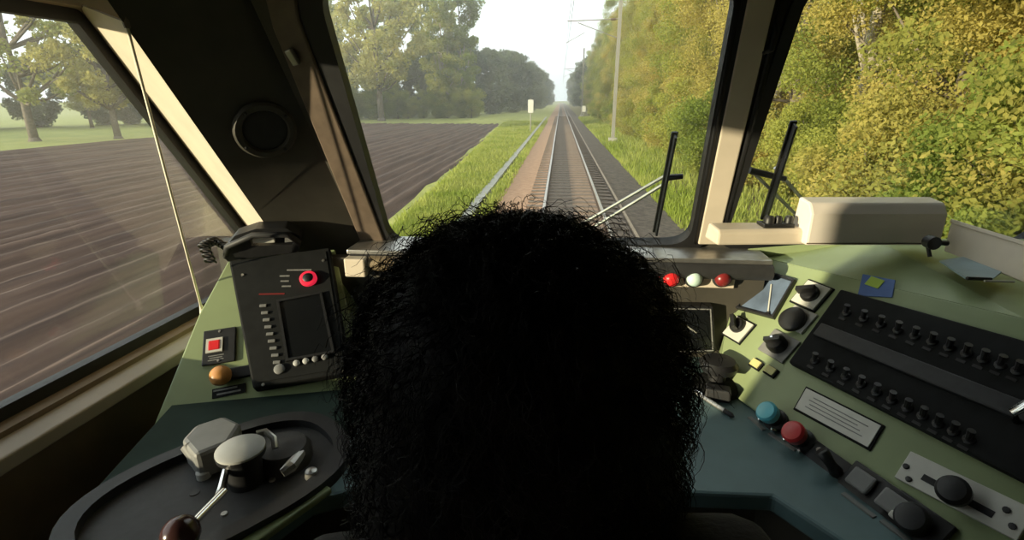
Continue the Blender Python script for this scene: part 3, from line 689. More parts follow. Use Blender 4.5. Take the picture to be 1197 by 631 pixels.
# pale board leaning along the right-hand wall side
SHL = level(SHZ+.004)
p0, p1 = SHL.px(1103, 293), SHL.px(1235, 345)
uu = nrm(p1-p0); bk_ = nrm(np.cross(V(0,0,1), uu)); bk_ = bk_ if np.dot(bk_, p0-EYE) > 0 else -bk_
BF = Frame(p0, p1-p0, V(0,0,1)+bk_*.3); BF.n = BF.n if np.dot(BF.n, EYE-p0) > 0 else -BF.n
tb = BF.uv(1112, 258)
brd = thing('side_board', p0, 'pale cream board standing along the shelf beyond the beige housing', 'board')
MB().prism(BF, ccw([(0, 0), (.36, 0), (.36, tb[1]*1.06), (tb[0], tb[1])]), -.012, 0).build('board_panel', M['cream'], brd, bevel=.002)
MB().box(BF, tb[0], .36, tb[1]-.004, tb[1]+.004, -.014, .003).build('board_lip', M['cream'], brd, bevel=.001)
# window stay: black clamp with an arm
cl_ = SHL.px(1087, 300)
stay = thing('stay_clamp', cl_, 'small black clamp with a short arm beside the beige housing', 'clamp')
CF = Frame(cl_, (1, 0, 0), (0, 1, 0))
MB().tube([cl_, cl_+V(-.006, .01, .028)], .004, 8).build('arm', M['darkgrey'], stay, smooth=2)
MB().lathe(Frame(cl_+V(-.010, -.008, .034), (1,0,0), (0,0,1)), (0, 0), [(.014, -.01), (.014, .01)], 16).build('clamp_ring', M['black'], stay, smooth=2)
MB().tube([cl_+V(-.004, 0, .032), cl_+V(.03, .004, .030)], [.005, .006], 8).build('thumb_screw', M['black'], stay, smooth=2)
# clear blue-grey document sleeve lying on the shelf
sv = [SHL.uv(*q) for q in ((1098, 306), (1135, 300), (1172, 318), (1160, 327), (1128, 326))]
slv = thing('document_sleeve', SHL(*sv[0]), 'blue-grey plastic sleeve lying on the green shelf beside the pale board', 'sleeve')
MB().prism(SHL, ccw(sv), 0, .003).build('sheet', M['sleeve'], slv)
MB().tube([SHL(*SHL.uv(1130, 327), .003), SHL(*SHL.uv(1158, 328), .003)], .0035, 6).build('spine', M['black'], slv)
MB().tube([SHL(*SHL.uv(1150, 330), .003), SHL(*SHL.uv(1185, 331), .003)], .002, 6).build('edge_strip', M['lightgrey'], slv)

# blind cord at the side window
c_t, c_b = LSi.px(149, 33), LS.px(236, 362, .045)
crd = thing('blind_cord', c_b, 'pale taut cord hanging in front of the side window', 'cord')
MB().tube([c_t, lerp(c_t, c_b, .5)+V(0,0,-.004), c_b], .0030, 6).build('cord_line', M['cord'], crd, smooth=True)
MB().tube([c_t+V(0,0,.02), c_t], [.008, .005], 8).build('end_clip', M['brown'], crd, smooth=2)
MB().tube([c_b+V(0,0,.012), c_b+V(0,0,-.012)], [.004, .007], 8).build('tassel', M['cord'], crd, smooth=2)

# ================================================================== WIPERS (outside the glass)
def wiper(name, label, top, bot, joint, pivots, stub, h=-.075):
    t_ = thing(name, FW(*FW.uv(*bot, h), h), label, 'wiper', None)
    a_, b_ = FW.uv(*top, h), FW.uv(*bot, h)
    f_ = Frame(FW((a_[0]+b_[0])/2, (a_[1]+b_[1])/2, h), FW(*b_, h)-FW(*a_, h), FW.n)
    ln = np.linalg.norm(FW(*b_, h)-FW(*a_, h))
    MB().box(f_, -ln/2, ln/2, -.004, .004, -.008, .008).build('blade', M['black'], t_, bevel=.002)
    MB().box(f_, -ln/2+.004, ln/2-.004, .004, .024, -.0025, .0025).build('rubber_lip', M['rubber'], t_)
    for k, (j_, p_) in enumerate(zip(joint, pivots)):
        MB().tube([FW(*FW.uv(*j_, h-.012), h-.012), FW(*FW.uv(*p_, h-.012), h-.012)], .0045, 8).build('arm', M['steel'] if name == 'windscreen_wiper' else M['black'], t_, smooth=2)
    s0_, s1_ = stub
    MB().tube([FW(*FW.uv(*s0_, h-.01), h-.01), FW(*FW.uv(*s1_, h-.01), h-.01)], [.009, .007], 8).build('bracket', M['black'], t_, smooth=2)
    for p_ in pivots:
        MB().lathe(FW, FW.uv(*p_, h), [(.014, h-.03), (.014, h+.004), (.008, h+.01)], 14).build('pivot', M['black'], t_, smooth=2)
    return t_
wiper('windscreen_wiper', 'black wiper with twin pale arms outside the driver windscreen', (789, 154), (766, 271), ((782, 203), (778, 214)), ((640, 285), (648, 294)), ((776, 208), (798, 206)))
wiper('windscreen_wiper', 'short black wiper with crossed dark arms outside the right windscreen', (928, 141), (892, 256), ((878, 199), (906, 196)), ((938, 258), (958, 256)), ((876, 199), (918, 209)))

# ================================================================== DRIVER AND SEAT
HC = R(-.035, .455, -.275)          # centre of the hair dome
seat = thing('driver_chair', R(-.04, .36, FLOOR), 'black padded driver chair on a pedestal behind the desk', 'chair')
sx = -.04
def wb(name, x0, x1, y0, y1, z0, z1, m, bev, par=seat):
    return MB().wbox(sx+x0, sx+x1, y0, y1, EYE[2]+z0, EYE[2]+z1).build(name, m, par, bevel=bev)
wb('seat_cushion', -.25, .25, .16, .66, -1.04, -.93, M['seat'], .04)
wb('backrest', -.23, .23, .06, .16, -.98, -.62, M['seat'], .04)
MB().lathe(WORLD, (sx, .40), [(.20, EYE[2]+FLOOR), (.20, EYE[2]+FLOOR+.03), (.05, EYE[2]+FLOOR+.06), (.05, EYE[2]-1.04)], 24).build('pedestal', M['darkgrey'], seat, smooth=2)

def skin_mesh(verts, edges, radii, root, sub=2):
    me = bpy.data.meshes.new('skin_src'); me.from_pydata([tuple(v) for v in verts], edges, []); me.update()
    o = bpy.data.objects.new('skin_src', me); COL.objects.link(o)
    o.modifiers.new('skin', 'SKIN').use_smooth_shade = True
    o.modifiers.new('sub', 'SUBSURF').levels = sub
    for i, d in enumerate(me.skin_vertices[0].data):
        r = radii[i]; d.radius = r if isinstance(r, tuple) else (r, r); d.use_root = (i == root)
    dg = bpy.context.evaluated_depsgraph_get(); dg.update()
    out = bpy.data.meshes.new_from_object(o.evaluated_get(dg), preserve_all_data_layers=False, depsgraph=dg)
    bpy.data.objects.remove(o); bpy.data.meshes.remove(me)
    return out
def chain_figure(extra, body=True):
    """joints in metres relative to the pelvis; returns verts, edges, radii"""
    Vv, E, Rr = [], [], []
    def add(p, r, parent=None):
        Vv.append(tuple(p)); Rr.append(r + extra if not isinstance(r, tuple) else (r[0]+extra, r[1]+extra)); i = len(Vv)-1
        if parent is not None: E.append((parent, i))
        return i
    return Vv, E, Rr, add
PEL = R(-.04, .34, -.83)
def figure(extra=0.0, torso=True, arms=True, legs=True, head=True, hands=True):
    Vv, E, Rr, add = chain_figure(extra)
    p = lambda x, y, z: PEL + V(x, y, z)
    pel = add(p(0, 0, 0), (.15, .11)); last = pel
    if torso or head or arms:
        wa = add(p(0, -.015, .14), (.135, .095), pel); ch = add(p(0, -.01, .29), (.150, .105), wa); up_ = add(p(0, .015, .425), (.115, .08), ch)
        if head:
            nk = add(p(0, .045, .49), .052, up_); add(p(0, .060, .53), .05, nk)
        if arms:
            for s in (-1, 1):
                sh = add(p(s*.175 + .012, .01, (.427 if s > 0 else .362)), .062, up_); el = add(p(s*.245, .06, .11), .045, sh); wr_ = add(p(s*.17, .29, .035), .029, el)
                if hands:
                    pm = add(p(s*.150, .355, .030), (.038, .018), wr_); add(p(s*.145, .39, .022), (.036, .016), pm)
    if legs:
        for s in (-1, 1):
            hp_ = add(p(s*.095, .06, -.02), .085, pel); kn = add(p(s*.115, .46, -.02), .058, hp_); an = add(p(s*.115, .50, -.52), .042, kn)
            hl = add(p(s*.115, .475, -.605), .040, an); add(p(s*.125, .62, -.625), .036, hl)
    return Vv, E, Rr, pel
person = thing('person', V(PEL[0], PEL[1], EYE[2]+FLOOR), 'person with a mass of dark curly hair and dark jacket seated at the desk', 'person')
Vv, E, Rr, root = figure()
base = skin_mesh(Vv, E, Rr, root)
bm = bmesh.new(); bm.from_mesh(base)
# head: ellipsoid with brow, nose, chin, ears
HD = PEL + V(0, .10, .60)
def blob(c, r, seg=20, rot=None):
    ret = bmesh.ops.create_uvsphere(bm, u_segments=seg, v_segments=seg//2, radius=1.0)
    for v in ret['verts']:
        q = np.array(v.co)*np.array(r)
        v.co = Vector(c + q)
    return ret['verts']
blob(HD, (.075, .095, .115)); blob(HD+V(0, .035, -.055), (.056, .055, .058)); blob(HD+V(0, .095, -.012), (.014, .022, .028), 10)
blob(HD+V(0, .082, .028), (.045, .016, .012), 10); blob(HD+V(0, .086, -.058), (.024, .010, .009), 10)
for s in (-1, 1):
    blob(HD+V(s*.078, -.005, -.008), (.010, .020, .032), 10); blob(HD+V(s*.03, .080, .008), (.014, .012, .010), 10)
# fingers
for s in (-1, 1):
    for k, (dx, ln_) in enumerate(((-.027, .062), (-.009, .074), (.009, .070), (.026, .054))):
        b_ = PEL + V(s*.145+dx, .40, .020)
        for j in range(5):
            t = j/4; blob(b_ + V(0, ln_*math.sin(t*1.1), -ln_*.55*t*t), (.0085-.002*t,)*3, 8)
    for j in range(4):
        t = j/3; blob(PEL + V(s*.145-s*(.030+.022*t), .345+.045*t, .022-.010*t), (.010-.002*t,)*3, 8)
me = bpy.data.meshes.new('body'); bm.to_mesh(me); bm.free()
bodyo = link('body', me, M['skin'], person, smooth=True)
rm = bodyo.modifiers.new('remesh', 'REMESH'); rm.mode = 'VOXEL'; rm.voxel_size = .0055; rm.use_smooth_shade = True
dg = bpy.context.evaluated_depsgraph_get(); dg.update()
solid = bpy.data.meshes.new_from_object(bodyo.evaluated_get(dg)); bodyo.modifiers.clear(); bodyo.data = solid
bm = bmesh.new(); bm.from_mesh(solid); left_ = set(bm.verts); isl = []
while left_:
    st_ = [left_.pop()]; grp = set(st_)
    while st_:
        v_ = st_.pop()
        for e_ in v_.link_edges:
            w_ = e_.other_vert(v_)
            if w_ not in grp: grp.add(w_); st_.append(w_); left_.discard(w_)
    isl.append(grp)
big = max(isl, key=len); bmesh.ops.delete(bm, geom=[v_ for g_ in isl if g_ is not big for v_ in g_], context='VERTS')
print('BODY islands', [len(g_) for g_ in isl]); bm.to_mesh(solid); bm.free(); solid.shade_smooth()
Vj, Ej, Rj, rj = figure(.016, legs=False, head=False, hands=False)
# collar ring closes the jacket at the neck
jm = skin_mesh(Vj, Ej, Rj, rj); jo = link('jacket', jm, M['jacket'], person, smooth=True)
Vt, Et, Rt, rt = figure(.012, torso=False, arms=False, head=False)
tm = skin_mesh(Vt, Et, Rt, rt); to = link('trousers', tm, M['trousers'], person, smooth=True)
MB().ring(WORLD, [(PEL[0]+.075*math.cos(a), PEL[1]+.04+.07*math.sin(a)) for a in np.linspace(0, 2*math.pi, 24, False)], [(PEL[0]+.060*math.cos(a), PEL[1]+.04+.056*math.sin(a)) for a in np.linspace(0, 2*math.pi, 24, False)], PEL[2]+.42, PEL[2]+.475).build('collar', M['jacket'], person, bevel=.005)
# ---- hair: lumpy dome plus several thousand curls, one mesh
def hair_r(z):      # half width of the hair mass at height z above / below the dome's centre
    if z >= 0: return .157*math.sqrt(max(0.0, 1-(z/.172)**2))
    return .157 + .012*min(1, -z/.20)
hm = MB(); seg, rows = 48, 34
zs = [ .170*math.sin(math.pi/2*(1-i/14)) for i in range(15)] + [-.30*(i+1)/(rows-15) for i in range(rows-15)]
vs = []
rng = random.Random(3)
for z in zs:
    for k in range(seg):
        a = 2*math.pi*k/seg; lump = 1+.05*math.sin(5*a+z*40)*math.cos(z*55+2*a)+.02*rng.uniform(-1, 1)
        r = max(.004, hair_r(z))*lump
        depth = .95 if math.sin(a) < 0 else .80
        if z < -.12: r *= 1-.10*rng.random()
        vs.append(HC + V(r*math.cos(a), r*depth*math.sin(a) - .0, z))
fs = [(i*seg+k, i*seg+(k+1) % seg, (i+1)*seg+(k+1) % seg, (i+1)*seg+k) for i in range(len(zs)-1) for k in range(seg)]
fs += [tuple(range(seg)), tuple(reversed(range((len(zs)-1)*seg, len(zs)*seg)))]
hm.add(vs, fs)
vtx, fcs = [], []
NS, NP = 9000, 12
for s_ in range(NS):
    z = rng.uniform(-.27, .168) if rng.random() < .6 else .172*math.sin(rng.uniform(.15, math.pi/2))
    a = rng.uniform(0, 2*math.pi); r = hair_r(z)
    depth = .95 if math.sin(a) < 0 else .80
    out = nrm(V(math.cos(a), math.sin(a), max(0, z)/.178*1.4+.05))
    p = HC + V(r*math.cos(a), r*depth*math.sin(a), z)*.985
    tang = nrm(np.cross(out, V(0, 0, 1)) + V(1e-6, 0, 0)); dn_ = nrm(np.cross(tang, out)); dn_ = dn_ if dn_[2] < 0 else -dn_
    side = rng.uniform(-.9, .9); flow = nrm(dn_*rng.uniform(.3, 1) + tang*side + out*rng.uniform(-.15, .22)); 
    if z > .05 and rng.random() < .12: flow = nrm(flow*.6 + out*rng.uniform(.3, .9))
    ln_ = rng.uniform(.025, .06); cr = rng.uniform(.002, .008); ph = rng.uniform(0, 6.28); turns = rng.uniform(1.2, 3.2); w0 = rng.uniform(.00035, .0008)
    x_ = nrm(np.cross(flow, out)+V(1e-6, 0, 0)); y_ = np.cross(flow, x_)
    base_i = len(vtx)
    for j in range(NP):
        t = j/(NP-1); q = ph + turns*2*math.pi*t
        c_ = p + flow*ln_*t + out*.012*math.sin(t*math.pi) + (x_*math.cos(q)+y_*math.sin(q))*cr*(.3+.7*t) + V(0, 0, -.012*t*t)
        w = w0*(1-.75*t)
        for m_ in range(3):
            b_ = 2*math.pi*m_/3; vtx.append(c_ + (x_*math.cos(b_)+out*math.sin(b_))*w)
    for j in range(NP-1):
        for m_ in range(3):
            m2 = (m_+1) % 3; fcs.append((base_i+j*3+m_, base_i+j*3+m2, base_i+j*3+3+m2, base_i+j*3+3+m_))
hm.add(vtx, fcs)
me = bpy.data.meshes.new('hair'); me.from_pydata(hm.v, [], hm.f); me.update()
ho_ = link('hair', me, M['hair'], person, smooth=True); ho_['label'] = 'thick dark curly hair'

# ================================================================== OUTDOORS
TX = .39                                  # track centre
def strip(name, x0, x1, y0, y1, z0, z1, m, parent=None, ny=1):
    """ground ribbon between two edges running with the track"""
    mb_ = MB(); ys = np.linspace(y0, y1, ny+1); vs = []
    for y in ys:
        vs += [(x0, y, z0), (x1, y, z1)]
    mb_.add(vs, [(2*i, 2*i+1, 2*i+3, 2*i+2) for i in range(ny)])
    return mb_.build(name, m, parent)
gnd = MB().wbox(-500, 500, -60, 900, -1.9, -.95).build('ground', M['meadow']); gnd['kind'] = 'structure'
for nm, b in (('meadow_left', (-500, -30, -60, 900)), ('meadow_far', (-30, 60, 66, 900)), ('wood_floor', (8.5, 500, -60, 900))):
    o = MB().wbox(b[0], b[1], b[2], b[3], -1.2, -.42 if nm != 'meadow_far' else -.44).build(nm, M['meadow'] if nm != 'wood_floor' else M['forestfloor']); o['kind'] = 'structure'
bed = room('trackbed', (TX, 0, -.3))
Y0, Y1 = -8, 420
strip('gravel_shoulder', -1.85, -.42, Y0, Y1, -.22, -.13, M['redpath'], bed)
strip('oily_ballast', -.42, .42, Y0, Y1, -.13, -.13, M['ballastdark'], bed)
strip('brown_ballast', .42, 1.22, Y0, Y1, -.13, -.13, M['ballast'], bed)
strip('ballast_shoulder', 1.22, 3.3, Y0, Y1, -.13, -.30, M['ballastdark'], bed)
track = thing('railway_track', (TX, 0, -.13), 'straight single railway track running ahead to the horizon', 'track')
for s in (-1, 1):
    x_ = TX + s*.7525
    rl = MB(); rl.wbox(x_-.062, x_+.062, Y0, Y1, -.125, -.105); rl.wbox(x_-.012, x_+.012, Y0, Y1, -.105, -.03)
    ro = rl.build('rail', M['railside'], track)
    MB().wbox(x_-.036, x_+.036, Y0, Y1, -.03, 0).build('rail_head', M['rail'], ro)
slp = MB().wbox(-1.25, 1.25, -.12, .12, -.14, -.118); sm = None
for k in range(150):
    if sm is None:
        o = slp.build('sleeper', M['sleeper'], track); sm = o; o.matrix_parent_inverse = Matrix.Identity(4); o.location = (0, 2.4, .13)
    else:
        o = sm.copy(); COL.objects.link(o); o.location = (0, 2.4+.62*k, .13)
sr = MB(); sr.wbox(1.66, 1.78, 1, 160, -.20, -.185); sr.wbox(1.71, 1.73, 1, 160, -.185, -.12); sr.wbox(1.685, 1.755, 1, 160, -.12, -.085)
tag(sr.build('spare_rail', mat('pale_rusty_steel', (.34, .26, .19), .6, .3, var=.2, scale=6)), 'spare rail lying on the ballast beside the running track', 'rail')
tr = thing('cable_trough', (-2.4, 30, -.20), 'pale concrete cable trough running beside the track in the grass', 'trough')
lid = MB().wbox(-.13, .13, -.485, .485, -.09, 0); lo = None
for k in range(90):
    if lo is None:
        lo = lid.build('trough_lid', M['trough'], tr); lo.matrix_parent_inverse = Matrix.Identity(4); o = lo
    else:
        o = lo.copy(); COL.objects.link(o)
    o.location = (random.uniform(-.015, .015), -27+k*1.0, .02+random.uniform(0, .012))
# grassy verge left (follows the edge of the field) and right
fb = [(-10, -4.0), (12, -4.1), (20, -4.5), (31, -5.2), (50, -6.4), (68, -7.4)]
def field_edge(y): return float(np.interp(y, [q[0] for q in fb], [q[1] for q in fb]))
def grid_mesh(name, xs_f, ys, zf, m, kind='structure', parent=None):
    vs, fs = [], []; nx = None
    for y in ys:
        xs = xs_f(y); nx = len(xs)
        vs += [(x, y, zf(x, y)) for x in xs]
    for j in range(len(ys)-1):
        for i in range(nx-1):
            a = j*nx+i; fs.append((a, a+1, a+nx+1, a+nx))
    o = MB().add(vs, fs).build(name, m, parent, smooth=True)
    if kind: o['kind'] = kind
    return o
rr = random.Random(5)
grid_mesh('verge_left', lambda y: np.linspace(field_edge(y)-.3 if y < 69 else -14, -1.8, 14), np.linspace(-8, 300, 155),
          lambda x, y: -.26 + .07*math.sin(x*3.1+y*.7)*math.sin(y*1.3) + .03*rr.uniform(-1, 1) - .05*(x < -2.2), M['grassbase'])
grid_mesh('verge_right', lambda y: np.linspace(3.0, 9, 10), np.linspace(-12, 300, 150),
          lambda x, y: -.36 + .10*(x-3) + .08*math.sin(x*2.1+y*.9)*math.sin(y*1.7) + .03*rr.uniform(-1, 1), M['forestfloor'])
# ploughed field: ridges run with the track
pitch_f = .75
def fz(x, y):
    q = (x/pitch_f) % 1.0
    return -.36 + .075*math.sin(2*math.pi*q) + .05*math.sin(2*math.pi*x/3.0+.5) + .012*rr.uniform(-1, 1)
grid_mesh('ploughed_field', lambda y: field_edge(y) - np.linspace(0, 29.5-max(0, (y-30))*.10, 240), np.concatenate([np.linspace(-14, 30, 120), np.linspace(30.6, 69, 60)]), fz, M['soil'])

# ---- grass blades on the verges (nobody could count them)
def blades(name, n, xf, y0, y1, hmin, hmax, m, label, zf):
    y = y0 + (y1-y0)*np.random.rand(n)**1.7; x = np.array([xf(v) for v in y]); h = hmin+(hmax-hmin)*np.random.rand(n); a = np.random.rand(n)*math.pi*2
    w = .012+.02*np.random.rand(n)*(1+y/25); lean = (np.random.rand(n, 2)-.5)*h[:, None]*.9; z = zf(x)
    P = np.zeros((n, 3, 3)); P[:, 0] = np.stack([x-w*np.cos(a), y-w*np.sin(a), z], 1); P[:, 1] = np.stack([x+w*np.cos(a), y+w*np.sin(a), z], 1)
    P[:, 2] = np.stack([x+lean[:, 0], y+lean[:, 1], z+h], 1)
    o = link(name, poly_mesh(P), m); tag(o, label, 'grass', kind='stuff')
def poly_mesh(P):
    n, k, _ = P.shape; me = bpy.data.meshes.new('poly'); me.vertices.add(n*k); me.vertices.foreach_set('co', P.reshape(-1).astype(np.float32))
    me.loops.add(n*k); me.loops.foreach_set('vertex_index', np.arange(n*k, dtype=np.int32)); me.polygons.add(n)
    me.polygons.foreach_set('loop_start', np.arange(0, n*k, k, dtype=np.int32)); me.update(calc_edges=True); return me
blades('grass', 60000, lambda y: random.uniform(field_edge(y)+.1, -2.5) if random.random() < .85 else random.uniform(-2.15, -1.7), 4, 75, .06, .26, M['blade'], 'lush green grass on the bank between ploughed field and track', lambda x: np.full(len(x), -.28))
blades('grass', 50000, lambda y: 3.0 + 4.5*random.random()**1.4, 3, 90, .10, .45, M['blade'], 'rough grass and weeds along the foot of the wood', lambda x: -.40+.10*(x-3))

# ---- trees
def leaf_quads(centers, radii, n, size, seed, flat=.8):
    rs = np.random.RandomState(seed); k = len(centers); idx = rs.randint(0, k, n)
    d = rs.normal(size=(n, 3)); d /= np.linalg.norm(d, axis=1)[:, None]
    rad = rs.rand(n)**.45
    c = centers[idx] + d*(radii[idx]*rad)[:, None]*np.array([1, 1, flat])
    a = rs.normal(size=(n, 3)) + d*.3; a /= np.linalg.norm(a, axis=1)[:, None]
    b = np.cross(a, rs.normal(size=(n, 3))); b /= np.linalg.norm(b, axis=1)[:, None]
    s = size*(.6+.8*rs.rand(n))[:, None]
    return np.stack([c-a*s, c-b*s*.55, c+a*s, c+b*s*.55], 1)
def crown(H, z0, rmax, clumps, n, size, seed, shape='round', cr=(.5, 1.1)):
    rs = np.random.RandomState(seed); t = rs.rand(clumps); z = z0 + (H-z0)*t
    if shape == 'round': rr_ = rmax*np.sqrt(np.maximum(.08, 1-(2*t-1)**2))
    elif shape == 'wall': rr_ = rmax*(1-.55*t**2.2)
    else: rr_ = rmax*np.maximum(.15, 1-t)
    a = rs.rand(clumps)*2*math.pi; q = np.sqrt(rs.rand(clumps))
    C = np.stack([rr_*q*np.cos(a), rr_*q*np.sin(a), z], 1); rad = cr[0]+(cr[1]-cr[0])*rs.rand(clumps)
    return C, poly_mesh(leaf_quads(C, rad, n, size, seed+1))
def trunk_mesh(H, r, C, nb, seed, lean=.3):
    rs = random.Random(seed); mb_ = MB(); pts = [V(rs.uniform(-lean, lean)*k/6*.5, rs.uniform(-lean, lean)*k/6*.5, H*.85*k/6) for k in range(7)]
    mb_.tube(pts, [r*(1-.13*k) for k in range(7)], 8)
    mb_.tube([V(0,0,-.4), V(0,0,.02), V(0,0,.3)], [r*1.5, r*1.4, r], 8)
    for b_ in range(nb):
        c_ = C[rs.randrange(len(C))]; zz = max(H*.18, c_[2]-rs.uniform(.15, .35)*H); k = min(5, int(zz/(H*.85)*6)); s_ = lerp(pts[k], pts[k+1], .5)
        mid = lerp(s_, c_, .5)+V(0, 0, -.04*H*rs.random()); mb_.tube([s_, mid, c_], [r*.42, r*.26, r*.08], 5)
    me = bpy.data.meshes.new('trunk'); me.from_pydata(mb_.v, [], mb_.f); me.update(); me.shade_smooth(); return me
KINDS = {}
def kind(key, H, z0, rmax, clumps, n, size, seed, leaf, bark, shape='round', r=.2, nb=10, cr=(.5, 1.1)):
    C, fm_ = crown(H, z0, rmax, clumps, n, size, seed, shape, cr); fm_.materials.append(M[leaf])
    tm_ = trunk_mesh(H, r, C, nb, seed); tm_.materials.append(M[bark]); KINDS[key] = (fm_, tm_)
def plant(name, key, x, y, sc, rz, label, cat, group=None, z=-.45, stem='trunk', sz=None):
    t_ = thing(name, (x, y, z), label, cat, group); t_.rotation_euler = (0, 0, rz); t_.scale = (sc, sc, sz or sc)
    for nm, me_ in (('foliage', KINDS[key][0]), (stem, KINDS[key][1])):
        o = bpy.data.objects.new(nm, me_); COL.objects.link(o); o.parent = t_
    return t_
kind('wood_a', 15, .8, 3.3, 150, 105000, .047, 11, 'leaf_yellow', 'palebark', 'wall', .20, 14, (.5, 1.0))
kind('wood_b', 14, .6, 3.0, 140, 98000, .047, 21, 'leaf_yellow', 'bark', 'wall', .18, 14, (.5, 1.0))
kind('wood_c', 16, 1.2, 3.2, 150, 100000, .048, 31, 'leaf_green', 'palebark', 'wall', .22, 14, (.5, 1.0))
kind('bush', 3.2, .2, 1.5, 42, 20000, .045, 41, 'leaf_green', 'bark', 'round', .05, 10, (.35, .65))
kind('bush_y', 2.6, .15, 1.4, 38, 18000, .045, 45, 'leaf_yellow', 'bark', 'round', .05, 10, (.35, .65))
kind('field_tree', 13, 3.4, 5.0, 70, 15000, .16, 51, 'leaf_grey', 'bark', 'round', .32, 24, (.6, 1.2))
kind('open_tree', 12, 2.8, 5.2, 46, 4200, .15, 56, 'leaf_grey', 'bark', 'round', .30, 34, (.6, 1.1))
kind('birch', 23, 2.0, 3.4, 110, 20000, .20, 61, 'leaf_green', 'palebark', 'round', .26, 20, (.7, 1.3))
kind('copse', 13, .4, 4.6, 120, 18000, .24, 71, 'leaf_dark', 'bark', 'round', .30, 10, (.8, 1.5))
rt_ = random.Random(9)
LBW = {'wood_a': 'tall yellow-green tree with pale bark', 'wood_b': 'tall golden-leaved tree with dark bark', 'wood_c': 'tall fresh green tree'}
def wood(y, x, k):
    rank = 'front-row' if x < 10 else 'second-row' if x < 16 else 'inner'
    where = 'short of the near mast' if y < 38 else 'between the two masts' if y < 96 else 'beyond the far mast'
    plant('lineside_tree', k, x, y, rt_.uniform(.88, 1.12), rt_.uniform(0, 6.28), LBW[k].replace('tall', 'tall '+rank)+' of the wood '+where, 'tree', 'lineside wood: '+LBW[k]+' '+rank+' '+where, z=-.2)
y = -5.0; k = 0
while y < 150:
    wood(y+rt_.uniform(-.6, .6), rt_.uniform(8.2, 9.2), ('wood_a', 'wood_b', 'wood_c', 'wood_b')[k % 4]); y += 3.6 if y < 40 else 5.0; k += 1
y = -6.0
while y < 190:
    wood(y+rt_.uniform(-.8, .8), rt_.uniform(12.0, 14.5), ('wood_b', 'wood_a', 'wood_c')[k % 3]); y += 4.2 if y < 50 else 7; k += 1
y = -4
while y < 40:
    wood(y, rt_.uniform(17.5, 20), ('wood_a', 'wood_c')[k % 2]); y += 5; k += 1
y = -3.0; k = 0
while y < 95:
    kk = 'bush' if (k % 3) else 'bush_y'
    plant('lineside_bush', kk, rt_.uniform(5.6, 7.0), y+rt_.uniform(-.5, .5), rt_.uniform(.7, 1.15), rt_.uniform(0, 6.28), ('rounded fresh green bush at the foot of the wood' if kk == 'bush' else 'low yellowish bush at the foot of the wood')+(' short of the near mast' if y < 38 else ' past the near mast'), 'bush', ('green' if kk == 'bush' else 'yellowish')+' lineside bushes'+(' short of the mast' if y < 38 else ' past the mast'), z=-.15, stem='stem'); y += 2.3 if y < 30 else 3.6; k += 1
# left of the field
for i_ in range(16):
    t = i_/15; x_, y_ = -92+50*t, 20+62*t
    plant('hedge_bush', 'copse', x_+rt_.uniform(-2, 2), y_+rt_.uniform(-2, 2), rt_.uniform(.42, .6), rt_.uniform(0, 6), 'dense bush in the hedge closing off the far side of the meadow', 'bush', 'hedge bushes beyond the meadow')
plant('field_tree', 'open_tree', -40.8, 37.7, 1.12, .4, 'open-crowned tree standing at the meadow edge beside the ploughed field', 'tree')
plant('field_tree', 'field_tree', -36.5, 40.8, .85, 1.4, 'full-crowned tree with stout trunk on the meadow behind the ploughed field', 'tree')
for i_, (x_, y_) in enumerate(((-66, 44), (-53, 56), (-52, 68), (-62, 36), (-70, 30), (-46, 80), (-76, 22), (-60, 50), (-44, 92), (-50, 62))):
    plant('hedgerow_tree', 'field_tree' if i_ % 2 else 'copse', x_, y_, rt_.uniform(.62, .85), rt_.uniform(0, 6), 'muted green tree in the row beyond the meadow' if i_ % 2 else 'dense dark tree in the row beyond the meadow', 'tree', 'muted trees beyond the meadow' if i_ % 2 else 'dark trees beyond the meadow')
plant('field_tree', 'field_tree', -27.0, 79, 1.55, 2.2, 'broad tree with a clear straight trunk at the far end of the field', 'tree')
for i_ in range(12):
    plant('undergrowth_bush', 'bush', -37+1.9*i_+rt_.uniform(-.6, .6), 83+1.0*i_+rt_.uniform(-1, 1), rt_.uniform(1.2, 1.9), rt_.uniform(0, 6), 'leafy bush growing under the trees at the far end of the field', 'bush', 'undergrowth at the far end of the field', stem='stem')
plant('birch_tree', 'birch', -20.2, 92, 1.0, .3, 'tall slender pale-stemmed tree at the far field corner', 'tree', 'slender pale-stemmed trees at the field corner')
plant('birch_tree', 'birch', -17.6, 95, 1.08, 1.9, 'tall slender pale-stemmed tree at the far field corner', 'tree', 'slender pale-stemmed trees at the field corner')
for x_, y_, sc in ((-37, 88, 1.3), (-31, 96, 1.5), (-26, 102, 1.5), (-44, 84, 1.25)):
    plant('backing_tree', 'birch', x_, y_, sc*.72, rt_.uniform(0, 6), 'leafy green tree behind the far end of the field', 'tree', 'leafy trees behind the field')
for x_, y_, sc in ((-15.5, 118, 1.0), (-11, 128, 1.0), (-20, 112, 1.05), (-9.0, 150, .95), (-8.0, 175, .95), (-7.5, 205, .9), (-14, 140, 1.1), (-7, 245, .9), (-7, 290, .9), (-24, 108, 1.0), (-33, 92, .8), (-28, 98, .8)):
    plant('copse_tree', 'copse', x_, y_, sc, rt_.uniform(0, 6), 'dark rounded tree in the copse left of the distant track', 'tree', 'dark copse left of the track')
for x_, y_, sc in ((8.5, 160, 1.1), (8.5, 185, 1.1), (8, 215, 1.1), (8, 250, 1.1), (8, 290, 1.1)):
    plant('copse_tree', 'copse', x_, y_, sc, rt_.uniform(0, 6), 'dark tree at the far end of the wood right of the distant track', 'tree', 'dark far trees right of the track')

